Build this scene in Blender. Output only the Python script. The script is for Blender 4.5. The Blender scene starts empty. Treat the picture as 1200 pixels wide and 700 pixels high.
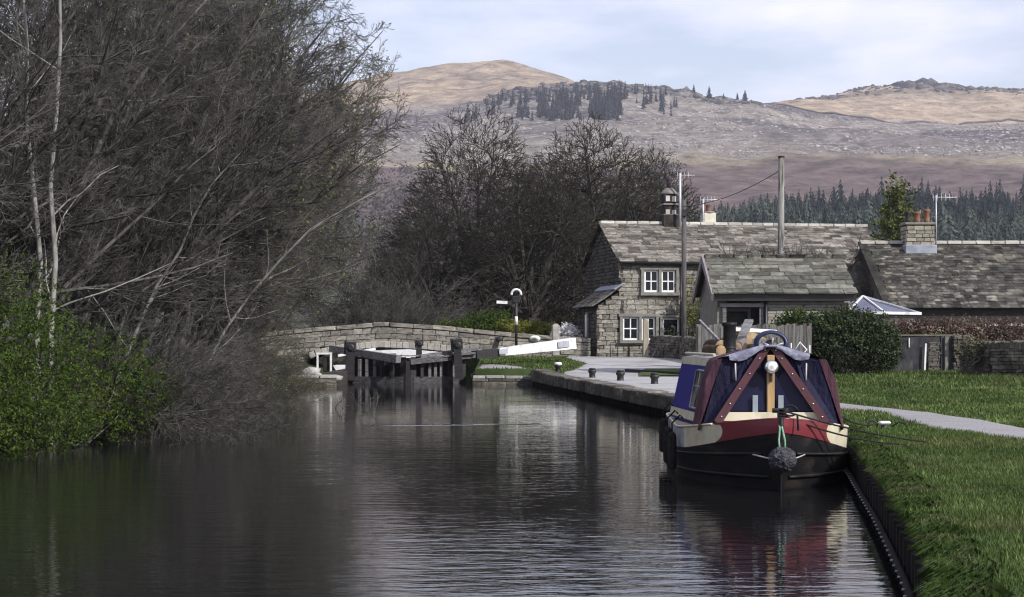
import bpy, math, random
import numpy as np
from mathutils import Vector, Matrix

# ------------------------------------------------------------------ camera, sky, sun, exposure
SC = bpy.context.scene
COL = SC.collection
CAM_H = 1.76
FPX = 2000.0          # focal length in photograph pixels (1200 wide)
HZ = 397.0            # horizon row
cam = bpy.data.cameras.new('camera')
cam.sensor_width = 36.0
cam.lens = 36.0 * FPX / 1200.0
cam.shift_y = (HZ - 350.0) / 1200.0
cam.clip_start = 0.1
cam.clip_end = 30000
camo = bpy.data.objects.new('camera', cam)
COL.objects.link(camo)
camo.location = (0, 0, CAM_H)
camo.rotation_euler = (math.radians(90), 0, 0)
SC.camera = camo

SUN_DIR = Vector((0.63, -0.54, 0.58)).normalized()
world = bpy.data.worlds.new('World')
SC.world = world
world.use_nodes = True
nt = world.node_tree
nt.nodes.clear()
w_out = nt.nodes.new('ShaderNodeOutputWorld')
w_bg = nt.nodes.new('ShaderNodeBackground')
w_bg.inputs['Strength'].default_value = 0.12
w_sky = nt.nodes.new('ShaderNodeTexSky')
w_sky.sky_type = 'NISHITA'
w_sky.sun_disc = False
w_sky.sun_elevation = math.asin(SUN_DIR.z)
w_sky.sun_rotation = math.atan2(SUN_DIR.x, SUN_DIR.y)
w_sky.air_density = 1.0
w_sky.dust_density = 0.6
w_tc = nt.nodes.new('ShaderNodeTexCoord')
w_map = nt.nodes.new('ShaderNodeMapping')
w_map.inputs['Scale'].default_value = (1.0, 1.0, 3.6)
w_map.inputs['Location'].default_value = (3.3, 1.7, 0.35)
w_n = nt.nodes.new('ShaderNodeTexNoise')
w_n.inputs['Scale'].default_value = 5.2
w_n.inputs['Detail'].default_value = 7
w_n.inputs['Roughness'].default_value = 0.52
w_r = nt.nodes.new('ShaderNodeValToRGB')
w_r.color_ramp.elements[0].position = 0.40
w_r.color_ramp.elements[0].color = (0.34, 0.34, 0.34, 1)
w_r.color_ramp.elements[1].position = 0.66
w_r.color_ramp.elements[1].color = (0.97, 0.97, 0.97, 1)
w_mix = nt.nodes.new('ShaderNodeMix')
w_mix.data_type = 'RGBA'
w_mix.inputs[7].default_value = (8.7, 8.6, 10.2, 1)
L = nt.links.new
L(w_tc.outputs['Generated'], w_map.inputs['Vector'])
L(w_map.outputs['Vector'], w_n.inputs['Vector'])
L(w_n.outputs['Fac'], w_r.inputs['Fac'])
L(w_r.outputs['Color'], w_mix.inputs[0])
L(w_sky.outputs['Color'], w_mix.inputs[6])
L(w_mix.outputs[2], w_bg.inputs['Color'])
L(w_bg.outputs['Background'], w_out.inputs['Surface'])

sun = bpy.data.lights.new('sun', 'SUN')
sun.energy = 4.7
sun.angle = math.radians(0.55)
sun.color = (1.0, 0.965, 0.91)
suno = bpy.data.objects.new('sun', sun)
COL.objects.link(suno)
suno.location = (40, -20, 60)
suno.rotation_euler = (-SUN_DIR).to_track_quat('-Z', 'Y').to_euler()

SC.view_settings.view_transform = 'Standard'
SC.view_settings.look = 'None'
SC.view_settings.exposure = 0.15
SC.view_settings.gamma = 1.0
SC.view_settings.use_curve_mapping = False
SC.render.engine = 'CYCLES'
SC.cycles.max_bounces = 6
SC.cycles.diffuse_bounces = 2
SC.cycles.glossy_bounces = 3
SC.cycles.transmission_bounces = 4
SC.cycles.transparent_max_bounces = 8
SC.cycles.volume_bounces = 0
SC.cycles.caustics_reflective = False
SC.cycles.caustics_refractive = False
SC.cycles.use_denoising = True
SC.cycles.filter_width = 1.2

# ------------------------------------------------------------------ helpers
RNG = np.random.default_rng(7)
random.seed(7)
R = math.radians


def P(px, py, y):
    """photograph pixel at a real depth y -> world point"""
    return ((px - 600.0) * y / FPX, y, CAM_H - (py - HZ) * y / FPX)


def lerp(y, xs, ys):
    return np.interp(y, xs, ys)


def smooth(a, b, x):
    t = np.clip((np.asarray(x, float) - a) / (b - a), 0, 1)
    return t * t * (3 - 2 * t)


_perm = np.random.default_rng(3).random((256, 256))


def vnoise(x, y):
    x = np.asarray(x, float); y = np.asarray(y, float)
    xi = np.floor(x).astype(int); yi = np.floor(y).astype(int)
    fx = x - xi; fy = y - yi
    fx = fx * fx * (3 - 2 * fx); fy = fy * fy * (3 - 2 * fy)
    a = _perm[xi % 256, yi % 256]; b = _perm[(xi + 1) % 256, yi % 256]
    c = _perm[xi % 256, (yi + 1) % 256]; d = _perm[(xi + 1) % 256, (yi + 1) % 256]
    return (a * (1 - fx) + b * fx) * (1 - fy) + (c * (1 - fx) + d * fx) * fy


def fbm(x, y, o=4):
    s = 0; a = 0.5; f = 1.0
    for i in range(o):
        s = s + a * vnoise(x * f + 17.3 * i, y * f + 9.1 * i)
        a *= 0.5; f *= 2.03
    return s


# ---- materials
MATS = {}


def mat(name, c1, c2=None, scale=4.0, rough=0.8, bump=0.0, bscale=None, spec=0.3, var=0.0, metal=0.0,
        stretch=(1, 1, 1), attr=None, c3=None, s3=1.0, f3=0.5, detail=6, gap=(0.35, 0.65), bdist=0.02, trans=0.0, coat=0.0):
    """procedural principled: noise between c1 and c2, optional big patches of c3,
    per-piece brightness variation (object random + 'tint' attribute)"""
    if name in MATS:
        return MATS[name]
    m = bpy.data.materials.new(name)
    m.use_nodes = True
    n = m.node_tree
    b = n.nodes['Principled BSDF']
    ln = n.links.new
    b.inputs['Roughness'].default_value = rough
    b.inputs['Specular IOR Level'].default_value = spec
    b.inputs['Metallic'].default_value = metal
    if coat:
        b.inputs['Coat Weight'].default_value = coat
        b.inputs['Coat Roughness'].default_value = 0.12
    tc = n.nodes.new('ShaderNodeTexCoord')
    mp = n.nodes.new('ShaderNodeMapping')
    mp.inputs['Scale'].default_value = stretch
    ln(tc.outputs['Object'], mp.inputs['Vector'])
    src = mp.outputs['Vector']
    oi = n.nodes.new('ShaderNodeObjectInfo')
    if var:
        ad = n.nodes.new('ShaderNodeVectorMath'); ad.operation = 'MULTIPLY_ADD'
        ad.inputs[1].default_value = (37, 37, 37)
        ln(oi.outputs['Random'], ad.inputs[0]); ln(src, ad.inputs[2])
        src = ad.outputs[0]
    nz = n.nodes.new('ShaderNodeTexNoise')
    nz.inputs['Scale'].default_value = scale
    nz.inputs['Detail'].default_value = detail
    nz.inputs['Roughness'].default_value = 0.6
    ln(src, nz.inputs['Vector'])
    rp = n.nodes.new('ShaderNodeValToRGB')
    rp.color_ramp.elements[0].position = gap[0]
    rp.color_ramp.elements[1].position = gap[1]
    rp.color_ramp.elements[0].color = (*c1, 1)
    rp.color_ramp.elements[1].color = (*(c2 or c1), 1)
    ln(nz.outputs['Fac'], rp.inputs['Fac'])
    col = rp.outputs['Color']
    if c3:
        n3 = n.nodes.new('ShaderNodeTexNoise')
        n3.inputs['Scale'].default_value = s3
        n3.inputs['Detail'].default_value = 5
        ln(src, n3.inputs['Vector'])
        r3 = n.nodes.new('ShaderNodeValToRGB')
        r3.color_ramp.elements[0].position = f3 - 0.06
        r3.color_ramp.elements[1].position = f3 + 0.12
        ln(n3.outputs['Fac'], r3.inputs['Fac'])
        mx = n.nodes.new('ShaderNodeMix'); mx.data_type = 'RGBA'
        ln(r3.outputs['Color'], mx.inputs[0]); ln(col, mx.inputs[6])
        mx.inputs[7].default_value = (*c3, 1)
        col = mx.outputs[2]
    if var:
        at = n.nodes.new('ShaderNodeAttribute'); at.attribute_name = 'tint'
        a1 = n.nodes.new('ShaderNodeMath'); a1.operation = 'ADD'
        ln(oi.outputs['Random'], a1.inputs[0]); ln(at.outputs['Fac'], a1.inputs[1])
        a2 = n.nodes.new('ShaderNodeMath'); a2.operation = 'FRACT'
        ln(a1.outputs[0], a2.inputs[0])
        a3 = n.nodes.new('ShaderNodeMapRange')
        a3.inputs[3].default_value = 1.0 - var
        a3.inputs[4].default_value = 1.0 + var
        ln(a2.outputs[0], a3.inputs[0])
        vm = n.nodes.new('ShaderNodeVectorMath'); vm.operation = 'SCALE'
        ln(col, vm.inputs[0]); ln(a3.outputs[0], vm.inputs['Scale'])
        col = vm.outputs[0]
    ln(col, b.inputs['Base Color'])
    if trans:
        b.inputs['Subsurface Weight'].default_value = 0
        tr = n.nodes.new('ShaderNodeBsdfTranslucent')
        ms = n.nodes.new('ShaderNodeMixShader'); ms.inputs[0].default_value = trans
        ln(col, tr.inputs['Color'])
        ln(b.outputs[0], ms.inputs[1]); ln(tr.outputs[0], ms.inputs[2])
        ln(ms.outputs[0], n.nodes['Material Output'].inputs['Surface'])
    if bump:
        nb = n.nodes.new('ShaderNodeTexNoise')
        nb.inputs['Scale'].default_value = bscale or scale * 3
        nb.inputs['Detail'].default_value = 5
        ln(src, nb.inputs['Vector'])
        bp = n.nodes.new('ShaderNodeBump')
        bp.inputs['Strength'].default_value = bump
        bp.inputs['Distance'].default_value = bdist
        ln(nb.outputs['Fac'], bp.inputs['Height'])
        ln(bp.outputs['Normal'], b.inputs['Normal'])
    MATS[name] = m
    return m


def set_props(o, label=None, cat=None, group=None, kind=None):
    if label: o['label'] = label
    if cat: o['category'] = cat
    if group: o['group'] = group
    if kind: o['kind'] = kind
    return o


def thing(name, label, cat, loc=(0, 0, 0), rz=0.0, group=None):
    o = bpy.data.objects.new(name, None)
    COL.objects.link(o)
    o.location = loc
    o.rotation_euler = (0, 0, rz)
    o.empty_display_size = 0.2
    return set_props(o, label, cat, group)


def to_local(V, par):
    """world verts -> the local frame of a (top-level, upright) thing"""
    V = np.asarray(V, float) - np.array(par.location)
    a = -par.rotation_euler[2]
    c, s = math.cos(a), math.sin(a)
    return np.stack([V[:, 0] * c - V[:, 1] * s, V[:, 0] * s + V[:, 1] * c, V[:, 2]], 1)


def np_mesh(name, V, F, m, smooth_=False, attrs=None):
    """V (n,3), F (k,3|4) arrays -> mesh datablock"""
    V = np.asarray(V, np.float32); F = np.asarray(F, np.int32)
    me = bpy.data.meshes.new(name)
    k, s = F.shape
    me.vertices.add(len(V)); me.vertices.foreach_set('co', V.ravel())
    me.loops.add(k * s); me.loops.foreach_set('vertex_index', F.ravel())
    me.polygons.add(k)
    me.polygons.foreach_set('loop_start', np.arange(0, k * s, s, dtype=np.int32))
    me.polygons.foreach_set('loop_total', np.full(k, s, np.int32))
    if smooth_:
        me.polygons.foreach_set('use_smooth', np.ones(k, bool))
    if attrs:
        for an, (dom, typ, data) in attrs.items():
            a = me.attributes.new(an, typ, dom)
            a.data.foreach_set('color' if typ == 'FLOAT_COLOR' else 'value', np.asarray(data, np.float32).ravel())
    me.update(calc_edges=True)
    me.materials.append(m)
    return me


def link(name, me, parent=None, loc=None):
    o = bpy.data.objects.new(name, me)
    COL.objects.link(o)
    if parent is not None:
        o.parent = parent
    if loc is not None:
        o.location = loc
    return o


class MB:
    """collects polygons; build() links them as one mesh object"""

    def __init__(s):
        s.v = []; s.f = []; s.sm = []

    def add(s, vs, fs, sm=False):
        k = len(s.v)
        s.v += [tuple(map(float, p)) for p in vs]
        s.f += [tuple(i + k for i in f) for f in fs]
        s.sm += [sm] * len(fs)
        return s

    def hexa(s, p):
        """8 corners: bottom 4 (ccw), top 4"""
        return s.add(p, [(3, 2, 1, 0), (4, 5, 6, 7), (0, 1, 5, 4), (1, 2, 6, 5), (2, 3, 7, 6), (3, 0, 4, 7)])

    def box(s, c, d, rz=0.0, bev=0.0, ry=0.0, rx=0.0):
        hx, hy, hz = d[0] / 2, d[1] / 2, d[2] / 2
        if bev <= 0:
            vs = [(-hx, -hy, -hz), (hx, -hy, -hz), (hx, hy, -hz), (-hx, hy, -hz),
                  (-hx, -hy, hz), (hx, -hy, hz), (hx, hy, hz), (-hx, hy, hz)]
            fs = [(3, 2, 1, 0), (4, 5, 6, 7), (0, 1, 5, 4), (1, 2, 6, 5), (2, 3, 7, 6), (3, 0, 4, 7)]
        else:
            vs, fs = chamfer_box(hx, hy, hz, min(bev, hx * .9, hy * .9, hz * .9))
        M = Matrix.Rotation(rz, 3, 'Z') @ Matrix.Rotation(ry, 3, 'Y') @ Matrix.Rotation(rx, 3, 'X')
        vs = [M @ Vector(p) + Vector(c) for p in vs]
        return s.add(vs, fs)

    def beam(s, a, b, w, h, w2=None, h2=None, up=(0, 0, 1), bev=0.0):
        """rectangular bar from a to b; w across, h along up"""
        a = Vector(a); b = Vector(b)
        d = (b - a).normalized()
        u = Vector(up)
        sd = d.cross(u)
        if sd.length < 1e-4:
            sd = d.cross(Vector((1, 0, 0)))
        sd.normalize(); u = sd.cross(d).normalized()
        w2 = w if w2 is None else w2; h2 = h if h2 is None else h2
        vs = []
        for p, ww, hh in ((a, w, h), (b, w2, h2)):
            for i, j in ((-1, -1), (1, -1), (1, 1), (-1, 1)):
                vs.append(p + sd * (i * ww / 2) + u * (j * hh / 2))
        return s.add(vs, [(0, 1, 2, 3), (7, 6, 5, 4), (0, 4, 5, 1), (1, 5, 6, 2), (2, 6, 7, 3), (3, 7, 4, 0)])

    def prism(s, poly, ax, depth):
        """poly: list of 3d points (planar), extruded along vector ax*depth"""
        n = len(poly); A = Vector(ax) * depth
        vs = [Vector(p) for p in poly] + [Vector(p) + A for p in poly]
        fs = [tuple(range(n))[::-1], tuple(range(n, 2 * n))] + [(i, (i + 1) % n, n + (i + 1) % n, n + i) for i in range(n)]
        return s.add(vs, fs)

    def tube(s, pts, r, sides=8, cap=True):
        pts = [Vector(p) for p in pts]
        n = len(pts)
        rr = [r] * n if not hasattr(r, '__len__') else list(r)
        vs = []
        prev = None
        for i, p in enumerate(pts):
            t = (pts[min(i + 1, n - 1)] - pts[max(i - 1, 0)])
            t = t.normalized() if t.length > 1e-9 else Vector((0, 0, 1))
            if prev is None:
                ref = Vector((0, 0, 1)) if abs(t.z) < 0.9 else Vector((1, 0, 0))
                a = t.cross(ref).normalized()
            else:
                a = (prev - t * prev.dot(t))
                a = a.normalized() if a.length > 1e-6 else t.orthogonal().normalized()
            prev = a
            b = t.cross(a)
            for k in range(sides):
                an = 2 * math.pi * k / sides
                vs.append(p + a * (math.cos(an) * rr[i]) + b * (math.sin(an) * rr[i]))
        fs = []
        for i in range(n - 1):
            for k in range(sides):
                k2 = (k + 1) % sides
                fs.append((i * sides + k, i * sides + k2, (i + 1) * sides + k2, (i + 1) * sides + k))
        s.add(vs, fs, True)
        if cap:
            b0 = len(s.v) - n * sides
            s.f.append(tuple(b0 + k for k in range(sides))[::-1]); s.sm.append(False)
            s.f.append(tuple(b0 + (n - 1) * sides + k for k in range(sides))); s.sm.append(False)
        return s

    def lathe(s, prof, c=(0, 0, 0), sides=16, axis='Z'):
        """prof: [(r, h)]"""
        vs = []
        for r, h in prof:
            for k in range(sides):
                a = 2 * math.pi * k / sides
                x, y, z = r * math.cos(a), r * math.sin(a), h
                if axis == 'Y': x, y, z = x, z, y
                if axis == 'X': x, y, z = z, x, y
                vs.append((x + c[0], y + c[1], z + c[2]))
        fs = []
        n = len(prof)
        for i in range(n - 1):
            for k in range(sides):
                k2 = (k + 1) % sides
                fs.append((i * sides + k, i * sides + k2, (i + 1) * sides + k2, (i + 1) * sides + k))
        s.add(vs, fs, True)
        b0 = len(s.v) - n * sides
        s.f.append(tuple(b0 + k for k in range(sides))[::-1]); s.sm.append(False)
        s.f.append(tuple(b0 + (n - 1) * sides + k for k in range(sides))); s.sm.append(False)
        return s

    def grid(s, rows, sm=True, closed=False):
        n = len(rows[0]); vs = [p for r in rows for p in r]
        fs = []
        for i in range(len(rows) - 1):
            for k in range(n if closed else n - 1):
                k2 = (k + 1) % n
                fs.append((i * n + k, i * n + k2, (i + 1) * n + k2, (i + 1) * n + k))
        return s.add(vs, fs, sm)

    def build(s, name, m, parent=None, world=False, recentre=False):
        V = np.array(s.v)
        if world and parent is not None:
            V = to_local(V, parent)
        loc = None
        if recentre:
            loc = np.array([(V[:, 0].min() + V[:, 0].max()) / 2, (V[:, 1].min() + V[:, 1].max()) / 2, V[:, 2].min()])
            V = V - loc
        me = bpy.data.meshes.new(name)
        me.from_pydata([tuple(p) for p in V], [], s.f)
        me.polygons.foreach_set('use_smooth', s.sm)
        me.materials.append(m)
        me.update()
        o = link(name, me, parent)
        if loc is not None:
            o.location = tuple(loc)
        return o


def chamfer_box(hx, hy, hz, b):
    vs = []; idx = {}
    for sx in (-1, 1):
        for sy in (-1, 1):
            for sz in (-1, 1):
                for ax in range(3):
                    p = [sx * (hx - b), sy * (hy - b), sz * (hz - b)]
                    p[ax] = (sx * hx, sy * hy, sz * hz)[ax]
                    idx[(sx, sy, sz, ax)] = len(vs); vs.append(tuple(p))
    fs = []
    for ax in range(3):
        o1, o2 = [(1, 2), (2, 0), (0, 1)][ax]
        for sg in (-1, 1):
            q = []
            for a, b_ in ((-1, -1), (1, -1), (1, 1), (-1, 1)):
                s3 = [0, 0, 0]; s3[ax] = sg; s3[o1] = a; s3[o2] = b_
                q.append(idx[(*s3, ax)])
            fs.append(tuple(q if sg > 0 else q[::-1]))
    for ax in range(3):           # edges along ax
        o1, o2 = [(1, 2), (2, 0), (0, 1)][ax]
        for a in (-1, 1):
            for b_ in (-1, 1):
                def g(e, f):
                    s3 = [0, 0, 0]; s3[ax] = e; s3[o1] = a; s3[o2] = b_
                    return idx[(*s3, f)]
                q = (g(-1, o1), g(1, o1), g(1, o2), g(-1, o2))
                fs.append(q if a * b_ < 0 else q[::-1])
    for sx in (-1, 1):
        for sy in (-1, 1):
            for sz in (-1, 1):
                q = tuple(idx[(sx, sy, sz, a)] for a in range(3))
                fs.append(q if sx * sy * sz > 0 else q[::-1])
    return vs, fs


_UNIT = {}


def unit_meshes(kind, m):
    """a few rough unit blocks shared by all the pieces of one material"""
    key = (kind, m.name)
    if key in _UNIT:
        return _UNIT[key]
    out = []
    rg = np.random.default_rng(len(_UNIT) + 11)
    for i in range(5):
        vs, fs = chamfer_box(.5, .5, .5, .07 if kind == 'stone' else .03)
        V = np.array(vs)
        if kind == 'stone':
            V = V + rg.uniform(-.035, .035, V.shape)
        else:
            V[:, :2] += rg.uniform(-.03, .03, (len(V), 2))
        me = bpy.data.meshes.new(kind)
        me.from_pydata([tuple(p) for p in V], [], fs)
        me.materials.append(m); me.update()
        out.append((me, V, fs))
    _UNIT[key] = out
    return out


def pieces(name, parent, items, m, kind='stone', limit=300, rest_name=None, rng=RNG):
    """items: list of (centre, ax, ay, az, (sx,sy,sz)) in the parent's frame; the first `limit` become objects
    of their own sharing mesh data, the others one joined mesh marked as stuff"""
    um = unit_meshes(kind, m)
    for c, ax, ay, az, sc in items[:limit]:
        me = um[int(rng.integers(len(um)))][0]
        o = bpy.data.objects.new(name, me)
        COL.objects.link(o)
        o.parent = parent
        M = Matrix.Identity(4)
        for i in range(3):
            M[i][0] = ax[i] * sc[0]; M[i][1] = ay[i] * sc[1]; M[i][2] = az[i] * sc[2]; M[i][3] = c[i]
        o.matrix_local = M
    rest = items[limit:]
    if rest:
        Vs = []; tint = []; F = []
        k = 0
        for c, ax, ay, az, sc in rest:
            _, V, fs = um[int(rng.integers(len(um)))]
            A = np.array([np.array(ax) * sc[0], np.array(ay) * sc[1], np.array(az) * sc[2]])
            Vs.append(V @ A + np.array(c))
            tint += [rng.random()] * len(V)
            F += [tuple(i + k for i in f) for f in fs]
            k += len(V)
        me = bpy.data.meshes.new(rest_name or name)
        me.from_pydata([tuple(p) for p in np.concatenate(Vs)], [], F)
        a = me.attributes.new('tint', 'FLOAT', 'POINT')
        a.data.foreach_set('value', np.array(tint, np.float32))
        me.materials.append(m); me.update()
        o = link(rest_name or name, me, parent)
        o['kind'] = 'stuff'
        return o


def courses(u0, u1, v0, v1, ch, lmin, lmax, rng, jit=0.15):
    """rows of blocks covering a rectangle -> (ua, ub, va, vb)"""
    out = []
    v = v0
    while v < v1 - 0.3 * ch:
        h = ch * (1 + rng.uniform(-jit, jit))
        vb = min(v + h, v1)
        if v1 - vb < 0.35 * ch: vb = v1
        u = u0 - rng.uniform(0, lmax)
        while u < u1:
            l = rng.uniform(lmin, lmax)
            a, b = max(u, u0), min(u + l, u1)
            if b - a > 0.08: out.append((a, b, v, vb))
            u += l
        v = vb
    return out


def wall_items(rects, o, au, av, an, proud, thick, joint, rng, keep=None):
    """blocks laid on a wall plane: origin o, axes au (along), av (up), an (outward)"""
    o = Vector(o); au = Vector(au); av = Vector(av); an = Vector(an)
    out = []
    for a, b, c, d in rects:
        if keep and not keep(a, b, c, d): continue
        p = proud * rng.uniform(.4, 1.0)
        ctr = o + au * ((a + b) / 2) + av * ((c + d) / 2) + an * (p - thick / 2)
        out.append((ctr, au, av, an, (max(b - a - joint, .03), max(d - c - joint, .03), thick)))
    return out


def slate_items(o, au, av, an, w, h, ch, lmin, lmax, rng, thick=0.035, keep=None, lap=1.35):
    """stone slates on a roof slope: o at the eaves corner, au along the eaves, av up the slope, an outward"""
    o = Vector(o); au = Vector(au); av = Vector(av); an = Vector(an)
    out = []
    v = -0.06
    row = 0
    while v < h - 0.02:
        c = ch * (1.12 - 0.3 * v / h)
        u = -0.06 - rng.uniform(0, lmax)
        while u < w + 0.06:
            l = rng.uniform(lmin, lmax)
            a, b = max(u, -.06), min(u + l, w + .06)
            if b - a > .1 and (keep is None or keep((a + b) / 2, v + c / 2)):
                top = min(v + c * lap, h)
                vm = (v + top) / 2
                tilt = 0.05 + rng.uniform(-.012, .012)
                av2 = (av - an * tilt).normalized(); an2 = (an + av * tilt).normalized()
                rl = rng.uniform(-.012, .012)
                au2 = (au + an2 * rl).normalized()
                ctr = o + au * ((a + b) / 2) + av * vm + an * (0.025 + rng.uniform(0, .015))
                out.append((ctr, au2, av2, an2, (b - a - .012, top - v, thick * rng.uniform(.8, 1.3))))
            u += l
        v += c; row += 1
    return out


# ---- tubes for trees, all branches of a level at once
def tubes_np(Pn, Rn, S):
    N, K, _ = Pn.shape
    T = np.empty_like(Pn)
    T[:, 1:-1] = Pn[:, 2:] - Pn[:, :-2]
    T[:, 0] = Pn[:, 1] - Pn[:, 0]; T[:, -1] = Pn[:, -1] - Pn[:, -2]
    T /= np.linalg.norm(T, axis=2, keepdims=True) + 1e-9
    ref = np.tile(np.array([0.31, 0.87, 0.38]), (N, 1))
    A = np.cross(T, ref[:, None, :]); A /= np.linalg.norm(A, axis=2, keepdims=True) + 1e-9
    B = np.cross(T, A)
    an = 2 * np.pi * np.arange(S) / S
    V = Pn[:, :, None, :] + Rn[:, :, None, None] * (A[:, :, None, :] * np.cos(an)[None, None, :, None] + B[:, :, None, :] * np.sin(an)[None, None, :, None])
    base = (np.arange(N) * K * S)[:, None, None]
    i = np.arange(K - 1)[None, :, None] * S; k = np.arange(S)[None, None, :]; k2 = (np.arange(S) + 1)[None, None, :] % S
    F = np.stack([base + i + k, base + i + k2, base + i + S + k2, base + i + S + k], -1)
    return V.reshape(-1, 3), F.reshape(-1, 4)


def cat_geo(parts):
    Vs = []; Fs = []; k = 0
    for V, F in parts:
        Vs.append(V); Fs.append(F + k); k += len(V)
    return np.concatenate(Vs), np.concatenate(Fs)


def grow(rng, Pp, Rp, Lp, per, t0, t1, ang, ratio, K, rr, up=0.0, bias=(0, 0, 0), wig=0.1, rmin=0.003, tipr=0.35, tfall=0.45):
    N, Kp, _ = Pp.shape
    M = per
    idx = np.repeat(np.arange(N), M)
    j = np.tile(np.arange(M), N)
    t = t0 + (t1 - t0) * (j + rng.random(N * M)) / M
    f = t * (Kp - 1); i = np.minimum(f.astype(int), Kp - 2); fr = (f - i)[:, None]
    a = Pp[idx, i]; b = Pp[idx, i + 1]
    pos = a * (1 - fr) + b * fr
    tg = b - a; tg /= np.linalg.norm(tg, axis=1, keepdims=True) + 1e-9
    rad = Rp[idx, i] * (1 - fr[:, 0]) + Rp[idx, i + 1] * fr[:, 0]
    rnd = rng.normal(size=(N * M, 3))
    pr = rnd - tg * (rnd * tg).sum(1, keepdims=True); pr /= np.linalg.norm(pr, axis=1, keepdims=True) + 1e-9
    th = np.radians(rng.uniform(ang[0], ang[1], N * M))[:, None]
    d = tg * np.cos(th) + pr * np.sin(th)
    Ln = Lp[idx] * ratio * (1 - tfall * t) * rng.uniform(.65, 1.25, N * M)
    Pn = np.empty((N * M, K, 3)); Pn[:, 0] = pos
    bias = np.array(bias)
    for k in range(1, K):
        d = d + np.array([0, 0, up]) / (K - 1) + bias / (K - 1) + rng.normal(size=d.shape) * wig / math.sqrt(K - 1)
        d /= np.linalg.norm(d, axis=1, keepdims=True) + 1e-9
        Pn[:, k] = Pn[:, k - 1] + d * (Ln / (K - 1))[:, None]
    r0 = np.maximum(rad * rr, rmin)
    Rn = r0[:, None] * np.linspace(1, tipr, K)[None, :]
    return Pn, np.maximum(Rn, rmin * .6), Ln


def leaves_np(rng, C, size, n_rand=0.6, flat=0.0):
    """one small leaf (quad diamond) at each centre"""
    N = len(C)
    a = rng.normal(size=(N, 3)); a[:, 2] *= (1 - flat); a /= np.linalg.norm(a, axis=1, keepdims=True)
    b = rng.normal(size=(N, 3)); b -= a * (a * b).sum(1, keepdims=True); b /= np.linalg.norm(b, axis=1, keepdims=True)
    s = (size * rng.uniform(1 - n_rand, 1 + n_rand, N))[:, None]
    V = np.stack([C - a * s, C + b * s * .5, C + a * s, C - b * s * .5], 1).reshape(-1, 3)
    F = np.arange(4 * N).reshape(N, 4)
    t = np.repeat(rng.random(N), 4)
    return V, F, t


def ellip_points(rng, c, r, n, shell=0.55):
    d = rng.normal(size=(n, 3)); d /= np.linalg.norm(d, axis=1, keepdims=True)
    rad = shell + (1 - shell) * rng.random(n) ** .6
    return np.array(c) + d * rad[:, None] * np.array(r)

# ------------------------------------------------------------------ the land
EDGE_Y = [-40, -10, 0, 4, 9.2, 11.4, 13.5, 15.6, 18, 20.5, 23, 26, 29.5, 33.5, 39, 46, 52, 58, 64, 65.2, 65.25, 95, 95.05, 2000]
EDGE_X = [-12, -4.0, -.75, .75, 2.3, 2.73, 3.08, 3.42, 3.78, 4.16, 4.52, 4.85, 4.88, 4.4, 3.55, 2.78, 2.2, 1.55, .95, .8, -1.45, -1.45, -6.5, -6.5]


def edge(y):
    return np.interp(y, EDGE_Y, EDGE_X)


LEDGE_Y = [-40, 10, 24, 31, 38, 48, 58, 62.9, 63, 2000]
LEDGE_X = [-11.5, -9.4, -8.4, -7.3, -6.45, -6.7, -6.9, -6.9, -6.5, -6.5]


def ledge(y):
    return np.interp(y, LEDGE_Y, LEDGE_X)


def gz(x, y):
    """height of the dry ground on the towpath side"""
    x = np.asarray(x, float); y = np.asarray(y, float)
    z = np.interp(y, [-40, 20, 40, 58, 64, 77, 100, 150, 300, 2000], [.42, .45, .45, .47, .56, .95, 1.3, 1.0, 1.4, 1.4])
    z = z + 0.022 * np.clip(x - 7, 0, 9) * smooth(24, 46, y)
    return z + (fbm(x * .6, y * .6, 3) - .45) * .05


def lz(x, y):
    d = ledge(y) - np.asarray(x, float)
    return .1 + 1.5 * smooth(0, 7, d) + (fbm(x * .5, np.asarray(y) * .5, 3) - .45) * .3 * smooth(0, 2, d)


def ghit(px, py):
    """where the ray through a photograph pixel meets the towpath-side ground"""
    y = 40.0
    for _ in range(60):
        x = (px - 600) * y / FPX
        y = .5 * y + .5 * (CAM_H - float(gz(x, y))) * FPX / max(py - HZ, 4.0)
    return ((px - 600) * y / FPX, y, float(gz((px - 600) * y / FPX, y)))


m_grass = mat('lawn_soil', (.045, .075, .022), (.075, .105, .035), 2.2, .95, .5, 30, .1, c3=(.07, .075, .035), s3=.7, f3=.58)
m_water = None


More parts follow.
